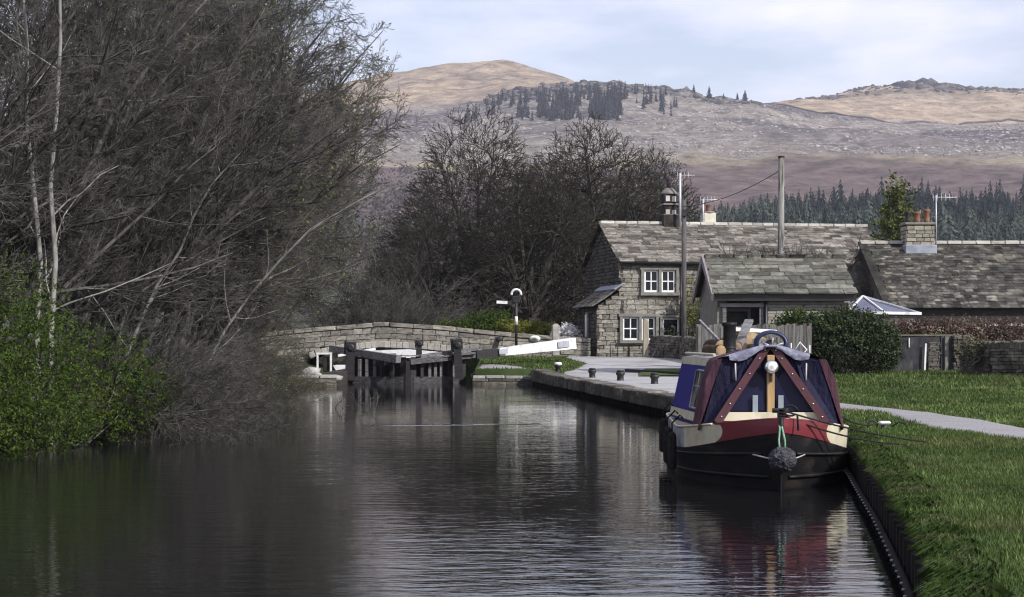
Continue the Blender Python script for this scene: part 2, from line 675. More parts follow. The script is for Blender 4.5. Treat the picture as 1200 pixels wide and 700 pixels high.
def build_ground():
    offs = np.array([0.03, .04, .12, .3, .6, 1, 1.5, 2.1, 2.8, 3.6, 4.6, 6, 8, 11, 15, 20, 28, 40, 60, 100, 180, 340, 700, 1400])
    ys = np.concatenate([np.arange(-40, 6, 4), np.arange(6, 64.9, .6), [65.2, 65.25], np.arange(66, 95, 1.5), [95, 95.05],
                         np.arange(97, 140, 4), [150, 170, 200, 250, 320, 420, 600, 900, 1500]])
    parts = []
    for side in (1, -1):
        e = edge(ys) if side > 0 else ledge(ys)
        X = e[:, None] + side * offs[None, :]
        Y = np.repeat(ys[:, None], len(offs), 1)
        Z = gz(X, Y) if side > 0 else lz(X, Y)
        if side < 0:
            Z = np.where(Y > 110, np.minimum(Z, 1.2), Z)
        Z[:, 0] = -.5
        n, k = X.shape
        V = np.stack([X, Y, Z], -1).reshape(-1, 3)
        i = np.arange(n - 1)[:, None] * k; j = np.arange(k - 1)[None, :]
        F = np.stack([i + j, i + j + 1, i + k + j + 1, i + k + j], -1).reshape(-1, 4)
        if side < 0: F = F[:, ::-1]
        parts.append((V, F))
    V, F = cat_geo(parts)
    me = np_mesh('ground', V, F, m_grass, True)
    me.materials.append(mat('leaf_litter_soil', (.022, .019, .014), (.055, .047, .032), 3, .95, .6, 20, .1, c3=(.035, .05, .016), s3=.6, f3=.55))
    nr = len(parts[0][1]); mi = np.zeros(len(F), np.int32); mi[nr:] = 1
    me.polygons.foreach_set('material_index', mi)
    o = link('ground', me)
    set_props(o, kind='structure')


build_ground()


def water_material():
    m = bpy.data.materials.new('canal_water'); m.use_nodes = True
    n = m.node_tree; ln = n.links.new
    b = n.nodes['Principled BSDF']
    b.inputs['Base Color'].default_value = (.0075, .0075, .008, 1)
    b.inputs['Roughness'].default_value = 0.03
    b.inputs['IOR'].default_value = 1.333
    b.inputs['Specular IOR Level'].default_value = .5
    tc = n.nodes.new('ShaderNodeTexCoord')

    def noise(sc, scale, det, w=0.0):
        mp = n.nodes.new('ShaderNodeMapping'); mp.inputs['Scale'].default_value = sc
        mp.inputs['Rotation'].default_value = (0, 0, w)
        ln(tc.outputs['Object'], mp.inputs['Vector'])
        z = n.nodes.new('ShaderNodeTexNoise'); z.inputs['Scale'].default_value = scale; z.inputs['Detail'].default_value = det
        z.inputs['Roughness'].default_value = .5
        ln(mp.outputs['Vector'], z.inputs['Vector'])
        return z.outputs['Fac']

    def mul(a, k):
        q = n.nodes.new('ShaderNodeMath'); q.operation = 'MULTIPLY'
        ln(a, q.inputs[0])
        if isinstance(k, float): q.inputs[1].default_value = k
        else: ln(k, q.inputs[1])
        return q.outputs[0]

    def add(a, c):
        q = n.nodes.new('ShaderNodeMath'); q.operation = 'ADD'; ln(a, q.inputs[0]); ln(c, q.inputs[1]); return q.outputs[0]
    rip = noise((.55, 1.6, 1), 3.4, 2, .06)       # short ripples lying across the canal
    fine = noise((.8, 1.8, 1), 10.0, 2, -.1)
    swell = noise((.5, 1.0, 1), .9, 1)
    patch = noise((.45, .22, 1), .55, 2)          # calmer and breezier patches
    pr = n.nodes.new('ShaderNodeMapRange'); ln(patch, pr.inputs[0])
    pr.inputs[1].default_value = .35; pr.inputs[2].default_value = .68
    pr.inputs[3].default_value = .35; pr.inputs[4].default_value = 1.0
    # the breeze is stronger in the open reach near the photographer
    sx = n.nodes.new('ShaderNodeSeparateXYZ'); ln(tc.outputs['Object'], sx.inputs[0])
    near = n.nodes.new('ShaderNodeMapRange'); ln(sx.outputs['Y'], near.inputs[0])
    near.inputs[1].default_value = 12; near.inputs[2].default_value = 34
    near.inputs[3].default_value = 1.0; near.inputs[4].default_value = .38
    h = add(add(mul(rip, .0115), mul(fine, .0026)), mul(swell, .012))
    h = mul(mul(h, pr.outputs[0]), near.outputs[0])
    # a duck's wake: one thin ridge drawn slantwise over the surface
    wk = n.nodes.new('ShaderNodeMapping'); wk.inputs['Location'].default_value = (1.2, -34.6, 0); wk.vector_type = 'POINT'
    ln(tc.outputs['Object'], wk.inputs['Vector'])
    s2 = n.nodes.new('ShaderNodeSeparateXYZ'); ln(wk.outputs['Vector'], s2.inputs[0])

    def m2(op, a, c):
        q = n.nodes.new('ShaderNodeMath'); q.operation = op
        for i, t in enumerate((a, c)):
            if isinstance(t, (int, float)): q.inputs[i].default_value = t
            else: ln(t, q.inputs[i])
        return q.outputs[0]
    wob = m2('MULTIPLY', noise((.8, .0, 0), 1.0, 2), .5)
    lin = m2('SUBTRACT', m2('SUBTRACT', s2.outputs['Y'], m2('MULTIPLY', s2.outputs['X'], .22)), wob)
    across = m2('SUBTRACT', 1.0, m2('MINIMUM', m2('MULTIPLY', m2('ABSOLUTE', lin, 0), 4.5), 1.0))
    alng = m2('SUBTRACT', 1.0, m2('MINIMUM', m2('MULTIPLY', m2('ABSOLUTE', s2.outputs['X'], 0), .55), 1.0))
    ridge = m2('MULTIPLY', m2('MULTIPLY', across, m2('POWER', alng, .5)), .022)
    h = add(h, ridge)
    bp = n.nodes.new('ShaderNodeBump'); bp.inputs['Strength'].default_value = 1.0; bp.inputs['Distance'].default_value = 1.0
    ln(h, bp.inputs['Height']); ln(bp.outputs['Normal'], b.inputs['Normal'])
    return m


def build_water():
    xs = np.linspace(-11, 8, 20); ys = np.linspace(-40, 96, 60)
    X, Y = np.meshgrid(xs, ys)
    V = np.stack([X, Y, np.zeros_like(X)], -1).reshape(-1, 3)
    n, k = X.shape
    i = np.arange(n - 1)[:, None] * k; j = np.arange(k - 1)[None, :]
    F = np.stack([i + j, i + j + 1, i + k + j + 1, i + k + j], -1).reshape(-1, 4)
    o = link('water', np_mesh('water', V, F, water_material(), True))
    set_props(o, kind='structure')


build_water()


def drape(name, lf, rf, ys, m, lift, nx=14, zf=gz):
    ys = np.asarray(ys, float)
    l = lf(ys); r = rf(ys)
    t = np.linspace(0, 1, nx)
    X = l[:, None] * (1 - t) + r[:, None] * t
    X = X + np.where((t == 0) | (t == 1), 1, 0)[None, :] * (fbm(X * 2.3, ys[:, None] * 2.3, 3) - .45) * .22
    Y = np.repeat(ys[:, None], nx, 1)
    Z = zf(X, Y) + lift
    Z[:, 0] -= lift + .02; Z[:, -1] -= lift + .02
    V = np.stack([X, Y, Z], -1).reshape(-1, 3)
    n, k = X.shape
    i = np.arange(n - 1)[:, None] * k; j = np.arange(k - 1)[None, :]
    F = np.stack([i + j, i + j + 1, i + k + j + 1, i + k + j], -1).reshape(-1, 4)
    o = link(name, np_mesh(name, V, F, m, True))
    set_props(o, kind='structure')
    return o


m_gravel = mat('path_gravel', (.13, .125, .128), (.40, .39, .40), 38, .95, .6, 90, .15, c3=(.24, .225, .22), s3=.9, f3=.55, bdist=.01)
m_yard = mat('pale_yard_surface', (.29, .285, .29), (.40, .392, .395), 9, .92, .5, 50, .12, c3=(.235, .23, .225), s3=.45, f3=.53, bdist=.015)
PATH_Y = [-10, 8, 18, 21.9, 24.8, 27.1, 29.8, 31.5, 34.3, 38, 42, 46]
PATH_L = [5.6, 5.9, 6.3, 6.55, 6.07, 6.25, 6.55, 6.1, 5.5, 4.8, 4.2, 3.9]
PATH_R = [7.2, 7.4, 7.7, 7.75, 7.45, 7.5, 7.3, 7.15, 6.7, 6.1, 5.7, 5.4]
drape('towpath', lambda y: np.interp(y, PATH_Y, PATH_L), lambda y: np.interp(y, PATH_Y, PATH_R), np.arange(-10, 46, .25), m_gravel, .022)
YARD_Y = [33, 36, 40, 46, 52, 57, 59, 62, 66, 70, 73, 76.2]
YARD_L = [4.85, 4.4, 3.8, 3.15, 2.55, 2.0, 1.75, 1.8, 2.5, 3.0, 2.5, 2.3]
YARD_R = [5.0, 5.4, 5.6, 5.0, 5.6, 6.2, 6.4, 6.7, 7.2, 7.4, 7.6, 7.6]
drape('yard', lambda y: np.interp(y, YARD_Y, YARD_L), lambda y: np.interp(y, YARD_Y, YARD_R), np.arange(33, 76.2, .35), m_yard, .034, 18)
drape('lockside_paving', lambda y: np.interp(y, [65.4, 69], [-1.3, -1.3]), lambda y: np.interp(y, [65.4, 67, 69], [.7, .4, -.8]), np.arange(65.4, 69, .2), m_gravel, .022, 8)

# ---- hill
SK0 = ([-900, 300, 600, 800, 900, 1000, 1200, 1500, 2100], [200, 200, 196, 191, 185, 183, 185, 190, 200])
SK1 = ([-900, 200, 440, 500, 530, 560, 600, 660, 720, 760, 800, 860, 900, 960, 1050, 1200, 1500, 2100],
       [190, 150, 127, 126, 126, 121, 113, 105, 100.5, 106, 113, 118.5, 122, 136, 146, 149, 152, 170])
SK2 = ([-900, 100, 300, 400, 440, 490, 550, 600, 640, 685, 720, 860, 880, 905, 960, 1020, 1085, 1130, 1200, 1350, 1600, 2100],
       [190, 150, 118, 104, 98, 85, 79, 77, 86, 103, 116, 128, 126, 121.5, 112, 107, 101, 107, 110, 118, 135, 170])
RK = np.array([250, 420, 650, 900, 1200, 1900, 2350, 3000, 4200.])


def hill_py(px, r):
    px = np.asarray(px, float); r = np.asarray(r, float)
    s0 = np.interp(px, *SK0); s1 = np.interp(px, *SK1); s2 = np.interp(px, *SK2)
    one = np.ones_like(px)
    rows = [402 * one, 345 * one, 275 * one, 234 * one + 0 * s0, s0, s1, s2, s2 + 30, s2 + 90]
    out = np.zeros_like(r * px)
    for k in range(len(RK) - 1):
        t = (r - RK[k]) / (RK[k + 1] - RK[k])
        tt = np.clip(t, 0, 1)
        if k == 5: tt = np.where(s2 > s1, tt, tt ** .8)
        seg = rows[k] * (1 - tt) + rows[k + 1] * tt
        out = np.where((t >= 0) & ((t < 1) | (k == len(RK) - 2)), seg, out)
    return np.where(r < RK[0], 402, out)


def hill_z(px, r):
    z = CAM_H - (hill_py(px, r) - HZ) * r / FPX
    x = (px - 600) * r / FPX
    a = smooth(300, 1200, r)
    z = z + a * ((fbm(x / 130, r / 130, 5) - .47) * 26 * (1 - .7 * smooth(1750, 1880, r) * (1 - smooth(1920, 2100, r)))
                 + (fbm(x / 28, r / 28, 3) - .45) * 7 + (fbm(x / 45, r / 140, 3) - .45) * 9)
    crag = np.exp(-((r - 1880) / 40) ** 2) * smooth(560, 620, px) * (1 - smooth(800, 880, px))
    crag2 = np.exp(-((r - 2350) / 60) ** 2) * smooth(1000, 1050, px) * (1 - smooth(1100, 1200, px))
    z = z + (crag + crag2) * (np.abs(vnoise(x / 14, r / 14) - .5) * 10 + (vnoise(x / 5, r / 5) - .5) * 5)
    return z


def hill_pt(px, r):
    return np.stack([(np.asarray(px) - 600) * r / FPX, np.asarray(r) + 0 * np.asarray(px), hill_z(px, r)], -1)


def hill_material():
    m = bpy.data.materials.new('moor'); m.use_nodes = True
    n = m.node_tree; ln = n.links.new
    b = n.nodes['Principled BSDF']; b.inputs['Roughness'].default_value = 1; b.inputs['Specular IOR Level'].default_value = .05
    at = n.nodes.new('ShaderNodeAttribute'); at.attribute_name = 'land'
    tc = n.nodes.new('ShaderNodeTexCoord')
    n1 = n.nodes.new('ShaderNodeTexNoise'); n1.inputs['Scale'].default_value = .045; n1.inputs['Detail'].default_value = 9; n1.inputs['Roughness'].default_value = .72
    ln(tc.outputs['Object'], n1.inputs['Vector'])
    r1 = n.nodes.new('ShaderNodeMapRange'); ln(n1.outputs['Fac'], r1.inputs[0])
    r1.inputs[1].default_value = .3; r1.inputs[2].default_value = .7; r1.inputs[3].default_value = .35; r1.inputs[4].default_value = 1.6
    vm = n.nodes.new('ShaderNodeVectorMath'); vm.operation = 'SCALE'
    ln(at.outputs['Color'], vm.inputs[0]); ln(r1.outputs[0], vm.inputs['Scale'])
    # pale stone litter where the 'land' alpha says scree
    n2 = n.nodes.new('ShaderNodeTexNoise'); n2.inputs['Scale'].default_value = .16; n2.inputs['Detail'].default_value = 6; n2.inputs['Roughness'].default_value = .8
    ln(tc.outputs['Object'], n2.inputs['Vector'])
    r2 = n.nodes.new('ShaderNodeMapRange'); ln(n2.outputs['Fac'], r2.inputs[0])
    r2.inputs[1].default_value = .52; r2.inputs[2].default_value = .64
    ml = n.nodes.new('ShaderNodeMath'); ml.operation = 'MULTIPLY'
    ln(r2.outputs[0], ml.inputs[0]); ln(at.outputs['Alpha'], ml.inputs[1])
    mx = n.nodes.new('ShaderNodeMix'); mx.data_type = 'RGBA'
    ln(ml.outputs[0], mx.inputs[0]); ln(vm.outputs[0], mx.inputs[6]); mx.inputs[7].default_value = (.48, .45, .42, 1)
    # dark heather tufts
    n3 = n.nodes.new('ShaderNodeTexNoise'); n3.inputs['Scale'].default_value = .09; n3.inputs['Detail'].default_value = 8; n3.inputs['Roughness'].default_value = .75
    mp3 = n.nodes.new('ShaderNodeMapping'); mp3.inputs['Location'].default_value = (300, 50, 9)
    ln(tc.outputs['Object'], mp3.inputs['Vector']); ln(mp3.outputs[0], n3.inputs['Vector'])
    r3 = n.nodes.new('ShaderNodeMapRange'); ln(n3.outputs['Fac'], r3.inputs[0])
    r3.inputs[1].default_value = .54; r3.inputs[2].default_value = .66; r3.inputs[4].default_value = .85
    mx2 = n.nodes.new('ShaderNodeMix'); mx2.data_type = 'RGBA'
    ln(r3.outputs[0], mx2.inputs[0]); ln(mx.outputs[2], mx2.inputs[6]); mx2.inputs[7].default_value = (.075, .062, .062, 1)
    ln(mx2.outputs[2], b.inputs['Base Color'])
    bp = n.nodes.new('ShaderNodeBump'); bp.inputs['Strength'].default_value = .8; bp.inputs['Distance'].default_value = 4
    ln(n2.outputs['Fac'], bp.inputs['Height']); ln(bp.outputs[0], b.inputs['Normal'])
    return m


def build_hill():
    pxs = np.arange(-900, 2100, 6.5)
    rs = np.concatenate([np.linspace(250, 900, 50)[:-1], np.linspace(900, 1750, 70)[:-1], np.linspace(1750, 2500, 110)[:-1], np.linspace(2500, 4200, 18)])
    PX, RR = np.meshgrid(pxs, rs)
    V = hill_pt(PX, RR).reshape(-1, 3)
    n, k = PX.shape
    i = np.arange(n - 1)[:, None] * k; j = np.arange(k - 1)[None, :]
    F = np.stack([i + j, i + j + 1, i + k + j + 1, i + k + j], -1).reshape(-1, 4)
    x = V[:, 0]; r = V[:, 1]; px = PX.ravel()
    wob = (fbm(x / 90, r / 90, 4) - .47) * 160
    rw = r + wob
    field = np.array([.085, .09, .07]); heath = np.array([.15, .115, .108]); scree = np.array([.225, .195, .172])
    tan = np.array([.39, .305, .22]); crag = np.array([.085, .075, .07]); dun = np.array([.30, .255, .18])
    c = np.tile(field, (len(V), 1))

    def mixc(w, col):
        nonlocal c
        c = c * (1 - w[:, None]) + col * w[:, None]
    mixc(smooth(760, 860, rw), heath)
    mixc(smooth(1130, 1215, rw + 60 * (fbm(x / 40, r / 400, 3) - .5)) * .9, dun)
    mixc(smooth(1215, 1290, rw), scree)
    mixc(smooth(1300, 1700, rw) * smooth(.43, .58, fbm(x / 150 + 5, r / 110, 4)) * .9, np.array([.085, .072, .082]))  # dark mauve patches painted over the scree in place of cloud shadow
    top = smooth(1860, 1930, r)
    mixc(top * (1 - .25 * smooth(.4, .6, fbm(x / 60, r / 120, 4))), tan)
    mixc(top * smooth(.52, .60, fbm(x / 200, r / 26, 4)) * smooth(2300, 2000, r) * smooth(700, 600, px), np.array([.12, .10, .09]))
    # bilberry and rock along the crests
    cr = np.exp(-((r - 1880) / 45) ** 2) * smooth(540, 600, px) * (1 - smooth(900, 1000, px))
    cr2 = np.exp(-((r - 2350) / 75) ** 2) * np.clip(smooth(440, 560, px) * (1 - smooth(660, 720, px)) * .8 + smooth(900, 950, px), 0, 1)
    mixc(np.clip(cr * 1.2, 0, 1) * .85, crag)
    mixc(np.clip(cr2 * 1.15, 0, 1) * smooth(.3, .5, fbm(x / 40, r / 40, 3)) * .85, crag)
    al = smooth(1200, 1300, rw) * (1 - smooth(1880, 1960, r)) * (.35 + .65 * smooth(.38, .56, fbm(x / 120, r / 120, 4)))
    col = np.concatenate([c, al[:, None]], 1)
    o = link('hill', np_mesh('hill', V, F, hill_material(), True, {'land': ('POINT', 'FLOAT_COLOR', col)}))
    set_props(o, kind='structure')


build_hill()

ICO_V = []
_g = (1 + 5 ** .5) / 2
for a_, b_ in ((-1, _g), (1, _g), (-1, -_g), (1, -_g)):
    ICO_V.append((a_, b_, 0))
for a_, b_ in ((-1, _g), (1, _g), (-1, -_g), (1, -_g)):
    ICO_V.append((0, a_, b_))
for a_, b_ in ((_g, -1), (_g, 1), (-_g, -1), (-_g, 1)):
    ICO_V.append((a_, 0, b_))
ICO_V = np.array(ICO_V) / np.linalg.norm(ICO_V[0])
ICO_F = np.array([(0, 11, 5), (0, 5, 1), (0, 1, 7), (0, 7, 10), (0, 10, 11), (1, 5, 9), (5, 11, 4), (11, 10, 2), (10, 7, 6), (7, 1, 8),
                  (3, 9, 4), (3, 4, 2), (3, 2, 6), (3, 6, 8), (3, 8, 9), (4, 9, 5), (2, 4, 11), (6, 2, 10), (8, 6, 7), (9, 8, 1)])


def rocks(rng, C, S, squash=.7):
    N = len(C)
    V = ICO_V[None] * (1 + rng.uniform(-.3, .3, (N, 12, 1)))
    V = V * np.stack([rng.uniform(.7, 1.5, N), rng.uniform(.7, 1.3, N), squash * rng.uniform(.7, 1.3, N)], -1)[:, None, :] * S[:, None, None]
    V = V + C[:, None, :]
    F = ICO_F[None] + (np.arange(N) * 12)[:, None, None]
    return V.reshape(-1, 3), F.reshape(-1, 3)


m_rock = mat('gritstone', (.17, .158, .15), (.36, .342, .32), .4, .95, 0, None, .1, var=.35)


def build_boulders():
    rg = np.random.default_rng(21)
    n = 6500
    px = rg.uniform(430, 1300, n); r = rg.uniform(1260, 1880, n)
    keep = rg.random(n) < .25 + .9 * smooth(.42, .58, fbm((px - 600) * r / FPX / 90, r / 90, 3))
    px, r = px[keep], r[keep]
    S = rg.gamma(2.0, .33, len(px)) + .35
    C = hill_pt(px, r)
    # crag edges
    q = 1500
    px2 = rg.uniform(575, 890, q); r2 = 1880 + rg.normal(0, 26, q); S2 = rg.gamma(2, .9, q) + .8
    C2 = hill_pt(px2, r2)
    px3 = rg.uniform(900, 1400, 900); r3 = 2340 + rg.normal(0, 30, 900); S3 = (rg.gamma(2, .9, 900) + .6) * (1 + 1.2 * np.exp(-((px3 - 1085) / 30) ** 2))
    C3 = hill_pt(px3, r3)
    V, F = rocks(rg, C, S)
    o = link('boulders', np_mesh('boulders', V, F, m_rock, False, {'tint': ('POINT', 'FLOAT', np.repeat(rg.random(len(V) // 12), 12))}))
    set_props(o, 'pale gritstone boulders strewn over the moor and its crag', 'boulders', kind='stuff')
    V, F = rocks(rg, np.concatenate([C2, C3]), np.concatenate([S2, S3]), .6)
    o = link('crag_rocks', np_mesh('crag_rocks', V, F, mat('dark_crag_rock', (.05, .045, .046), (.15, .14, .135), .3, .95, 0, None, .1, var=.5), False, {'tint': ('POINT', 'FLOAT', np.repeat(rg.random(len(V) // 12), 12))}))
    set_props(o, 'dark broken rocks along the crag edge and the right-hand summit', 'rocks', kind='stuff')
    # dark dry-stone wall line over the moor
    mb = MB()
    for pxs, rr in (((880, 900, 930, 960, 1000, 1050, 1100, 1200, 1320), 1905), ):
        pts = []
        for a in np.linspace(pxs[0], pxs[-1], 90):
            p = hill_pt(np.array(a), rr + 30 * math.sin(a / 60))
            pts.append((p[0], p[1], p[2] + .8))
        mb.tube(pts, 1.3, 4)
    o = mb.build('moor_wall', mat('far_wall', (.07, .06, .06), (.11, .1, .095), .2, 1), None, recentre=True)
    set_props(o, 'thin dark dry-stone wall crossing the upper moor', 'wall')


build_boulders()


def conifers(rng, C, H, rad, tiers=8, m=8):
    """drooping jagged tiers; C bases (N,3)"""
    N = len(C)
    ph = rng.random((N, tiers, m)) * .5 + (np.arange(m) / m * 2 * np.pi)[None, None, :]
    tz = np.linspace(.12, .93, tiers)[None, :, None]
    rr = (1 - tz) ** .8 * rad[:, None, None] * rng.uniform(.55, 1.3, (N, tiers, m))
    zt = (tz + .17 * (1.1 - tz)) * H[:, None, None]
    zo = (tz - .06) * H[:, None, None] + rng.uniform(-.03, .02, (N, tiers, m)) * H[:, None, None]
    w = .42
    A = np.stack([np.zeros_like(ph), np.zeros_like(ph), np.broadcast_to(zt, ph.shape)], -1)
    B = np.stack([rr * np.cos(ph - w), rr * np.sin(ph - w), zo + .035 * H[:, None, None]], -1)
    Dv = np.stack([rr * 1.15 * np.cos(ph), rr * 1.15 * np.sin(ph), zo - .02 * H[:, None, None]], -1)
    E = np.stack([rr * np.cos(ph + w), rr * np.sin(ph + w), zo + .035 * H[:, None, None]], -1)
    V = np.stack([A, B, Dv, E], 3) + C[:, None, None, None, :]
    V = V.reshape(-1, 3)
    F = np.arange(len(V)).reshape(-1, 4)
    t = np.repeat(rng.random(N), tiers * m * 4)
    return V, F, t


m_con = mat('conifer_needles', (.010, .017, .018), (.022, .034, .032), .5, .9, 0, None, .1, var=.45)
m_larch = mat('pale_larch', (.034, .048, .040), (.066, .082, .062), .5, .9, 0, None, .1, var=.3)


def build_forest():
    rg = np.random.default_rng(5)
    n = 4600
    px = rg.uniform(600, 1500, n); r = rg.uniform(470, 960, n) ** 1.0
    lim = 835 + 60 * (fbm(px / 45, px * 0, 3) - .45) - 90 * smooth(950, 780, px)
    k = r < lim
    px, r = px[k], r[k]
    x = (px - 600) * r / FPX
    dark = (fbm(x / 60 + 3, r / 60, 3) + .25 * smooth(700, 860, r)) > .52
    H = (rg.gamma(7, .95, len(px)) + 3.4) * np.where(dark, 1.0, .85)
    C = hill_pt(px, r); C[:, 2] -= .5
    for nm, sel, mm, lab, wd in (('conifer_wood', dark, m_con, 'dark blue-green conifer plantation covering the foot of the moor', .19),
                                 ('larch_wood', ~dark, m_larch, 'paler grey-green young trees mixed into the plantation below the moor', .30)):
        V, F, t = conifers(rg, C[sel], H[sel], H[sel] * wd * rg.uniform(.7, 1.4, sel.sum()), 8, 6)
        o = link(nm, np_mesh(nm, V, F, mm, False, {'tint': ('POINT', 'FLOAT', t)}))
        set_props(o, lab, 'woodland', kind='stuff')
    # bare purple-grey woodland on the lower slopes
    q = 900
    px = rg.uniform(250, 800, q); r = rg.uniform(430, 1120, q)
    C = hill_pt(px, r)
    Hh = rg.uniform(6, 11, q)
    pts = []
    for k in range(36):
        d = rg.normal(size=(q, 3)); d /= np.linalg.norm(d, axis=1, keepdims=True)
        pts.append(C + np.stack([d[:, 0] * Hh * .42, d[:, 1] * Hh * .42, Hh * (.55 + .42 * d[:, 2])], -1))
    V, F, t = leaves_np(rg, np.concatenate(pts), .8)
    o = link('bare_wood', np_mesh('bare_wood', V, F, mat('far_bare_twigs', (.06, .053, .055), (.12, .108, .105), .05, .95, 0, None, .05, var=.3), False, {'tint': ('POINT', 'FLOAT', t)}))
    set_props(o, 'purple-grey bare woodland on the slope behind the big trees', 'woodland', kind='stuff')
    # stand of pines under the crag
    q = 760
    px = np.concatenate([rg.uniform(575, 795, q), rg.uniform(532, 560, 40), rg.uniform(600, 730, 420)])
    r = np.concatenate([rg.uniform(1690, 1860, q), rg.uniform(1690, 1760, 40), rg.uniform(1580, 1720, 420)])
    k = rg.random(len(px)) < np.clip(np.exp(-((px - 668) / 58) ** 2) * 1.15 + .16, 0, 1) * smooth(.34, .52, fbm(px / 12, r / 40, 3))
    px, r = px[k], r[k]
    H = rg.uniform(8, 22, len(px)) * np.where(r > 1780, .65, 1)
    C = hill_pt(px, r); C[:, 2] -= 1
    V, F, t = conifers(rg, C, H, H * .17, 7, 7)
    o = link('crag_pines', np_mesh('crag_pines', V, F, mat('far_pine', (.014, .018, .024), (.03, .034, .042), .4, .95, 0, None, .1, var=.4), False, {'tint': ('POINT', 'FLOAT', t)}))
    set_props(o, 'dark stand of pines growing beneath the rocky crag', 'woodland', kind='stuff')
    # single trees standing on the skyline
    labs = ['narrow lone pine on the skyline just left of the tallest one', 'tallest broad dark pine standing alone on the skyline',
            'small thin tree on the skyline between the two pairs of pines', 'left pine of the pair on the skyline above the tall pole',
            'right pine of the pair on the skyline above the tall pole']
    for (a, h, w), lb in zip(((813, 13, .2), (831, 17, .27), (848, 8, .25), (864, 11, .24), (873, 15, .26)), labs):
        b0 = hill_pt(np.array(float(a)), 1882.0)
        t_ = thing('skyline_pine', lb, 'pine tree', tuple(b0), 0, 'lone pines on the skyline')
        V, F, tt = conifers(rg, np.zeros((1, 3)), np.array([float(h)]), np.array([h * w]), 9, 9)
        link('crown', np_mesh('crown', V, F, MATS['far_pine'], False, {'tint': ('POINT', 'FLOAT', tt)}), t_)
        MB().tube([(0, 0, -1), (0, 0, h * .9)], [.35, .1], 6).build('trunk', MATS['far_wall'], t_)


build_forest()

# ------------------------------------------------------------------ canal edges, lock and bridge
m_stone = mat('weathered_sandstone', (.16, .148, .128), (.31, .288, .25), 3.5, .92, .5, 18, .15, var=.34, c3=(.075, .07, .06), s3=2.2, f3=.58)
m_stone_dk = mat('sooty_sandstone', (.055, .05, .045), (.14, .128, .108), 3.0, .92, .5, 16, .15, var=.4, c3=(.20, .185, .15), s3=1.6, f3=.60)
m_mortar = mat('lime_mortar', (.17, .16, .14), (.25, .235, .205), 6, .95, .3, 30, .1)
m_mortar_dk = mat('dark_mortar', (.035, .032, .03), (.07, .064, .056), 6, .95, .3, 30, .1)
m_piling = mat('rusty_sheet_piling', (.006, .0055, .0055), (.018, .016, .014), 3, .9, .4, 25, .12, stretch=(1, 1, .4))
m_wood_dk = mat('tarred_timber', (.012, .011, .012), (.035, .032, .034), 5, .6, .3, 20, .3, stretch=(1, 1, 6))
m_wood_gr = mat('grey_weathered_timber', (.10, .095, .10), (.24, .23, .235), 5, .85, .4, 24, .2, var=.2, stretch=(.6, 3, 5), c3=(.05, .045, .045), s3=3, f3=.6)
m_wood_md = mat('dark_grey_timber', (.035, .033, .037), (.12, .115, .12), 5, .85, .4, 24, .15, var=.2, stretch=(.6, 3, 5))
m_white = mat('white_paint', (.66, .66, .67), (.80, .80, .80), 5, .5, .1, 20, .4, c3=(.42, .41, .38), s3=3, f3=.60)
m_iron = mat('black_ironwork', (.012, .012, .013), (.03, .029, .03), 6, .5, .2, 30, .4)


def arc_points(y0, y1, step):
    ys = np.linspace(y0, y1, 600); xs = edge(ys)
    s = np.concatenate([[0], np.cumsum(np.hypot(np.diff(xs), np.diff(ys)))])
    q = np.arange(0, s[-1], step)
    return np.interp(q, s, xs), np.interp(q, s, ys)


def piling(parent, y0, y1, top, name='sheet_piling'):
    xs, ys = arc_points(y0, y1, .11)
    tx = np.gradient(xs); ty = np.gradient(ys); l = np.hypot(tx, ty); nx, ny = -ty / l, tx / l     # towards the water
    k = np.arange(len(xs)) % 4
    off = np.where((k == 0) | (k == 1), .05, .0)
    rows = []
    for z in (-.6, top):
        zz = np.full(len(xs), z)
        rows.append([(x + a * o, y + b * o, c) for x, y, a, b, o, c in zip(xs, ys, nx, ny, off, zz)])
    back = [(x - a * .06, y - b * .06, top) for x, y, a, b in zip(xs, ys, nx, ny)]
    rows.append(back)
    mb = MB().grid(rows, False)
    return mb.build(name, m_piling, parent, world=True)


# grass-topped near bank
t = thing('bank_piling', 'dark rusty sheet piling edging the near grassy bank beside the boat', 'piling', (3.5, 17, 0))
piling(t, -4, 34, .30)
mb = MB(); xs, ys = arc_points(2, 34, .5)
tx = np.gradient(xs); ty = np.gradient(ys); l = np.hypot(tx, ty)
mb.tube([(x - b / q * .09, y + a / q * .09, .1) for x, y, a, b, q in zip(xs, ys, tx, ty, l)], .03, 6)
mb.build('waling', m_piling, t, world=True)
xs, ys = arc_points(8, 22, .3)
mb = MB()
for x, y in zip(xs, ys):
    mb.lathe([(.008, -.012), (.008, .012)], (x - .12, y, .112), 6, 'X')
mb.build('bolts', mat('galvanised', (.22, .22, .23), (.34, .34, .35), 5, .6, 0, None, .4), t, world=True)['kind'] = 'stuff'

# stone-coped quay beyond the boat
t = thing('quay_wall', 'low stone-coped quay with ribbed piling along the pale yard', 'quay', (2.2, 50, 0))
piling(t, 34, 65.1, .14)
q0 = arc_points(34, 65.1, 1.15)
qx, qy = q0
its = []
for i in range(len(qx) - 1):
    a = Vector((qx[i], qy[i], 0)); b = Vector((qx[i + 1], qy[i + 1], 0))
    d = (b - a).normalized(); n = Vector((-d.y, d.x, 0))
    z1 = float(gz((a.x + b.x) / 2 + .3, (a.y + b.y) / 2)) + .03
    c = (a + b) / 2 - n * .17
    c.z = (z1 + .13) / 2
    its.append((Vector(to_local([c], t)[0]), d, -n, Vector((0, 0, 1)), ((b - a).length - .015, .62, z1 - .13)))
pieces('coping_stone', t, its, m_stone_dk)
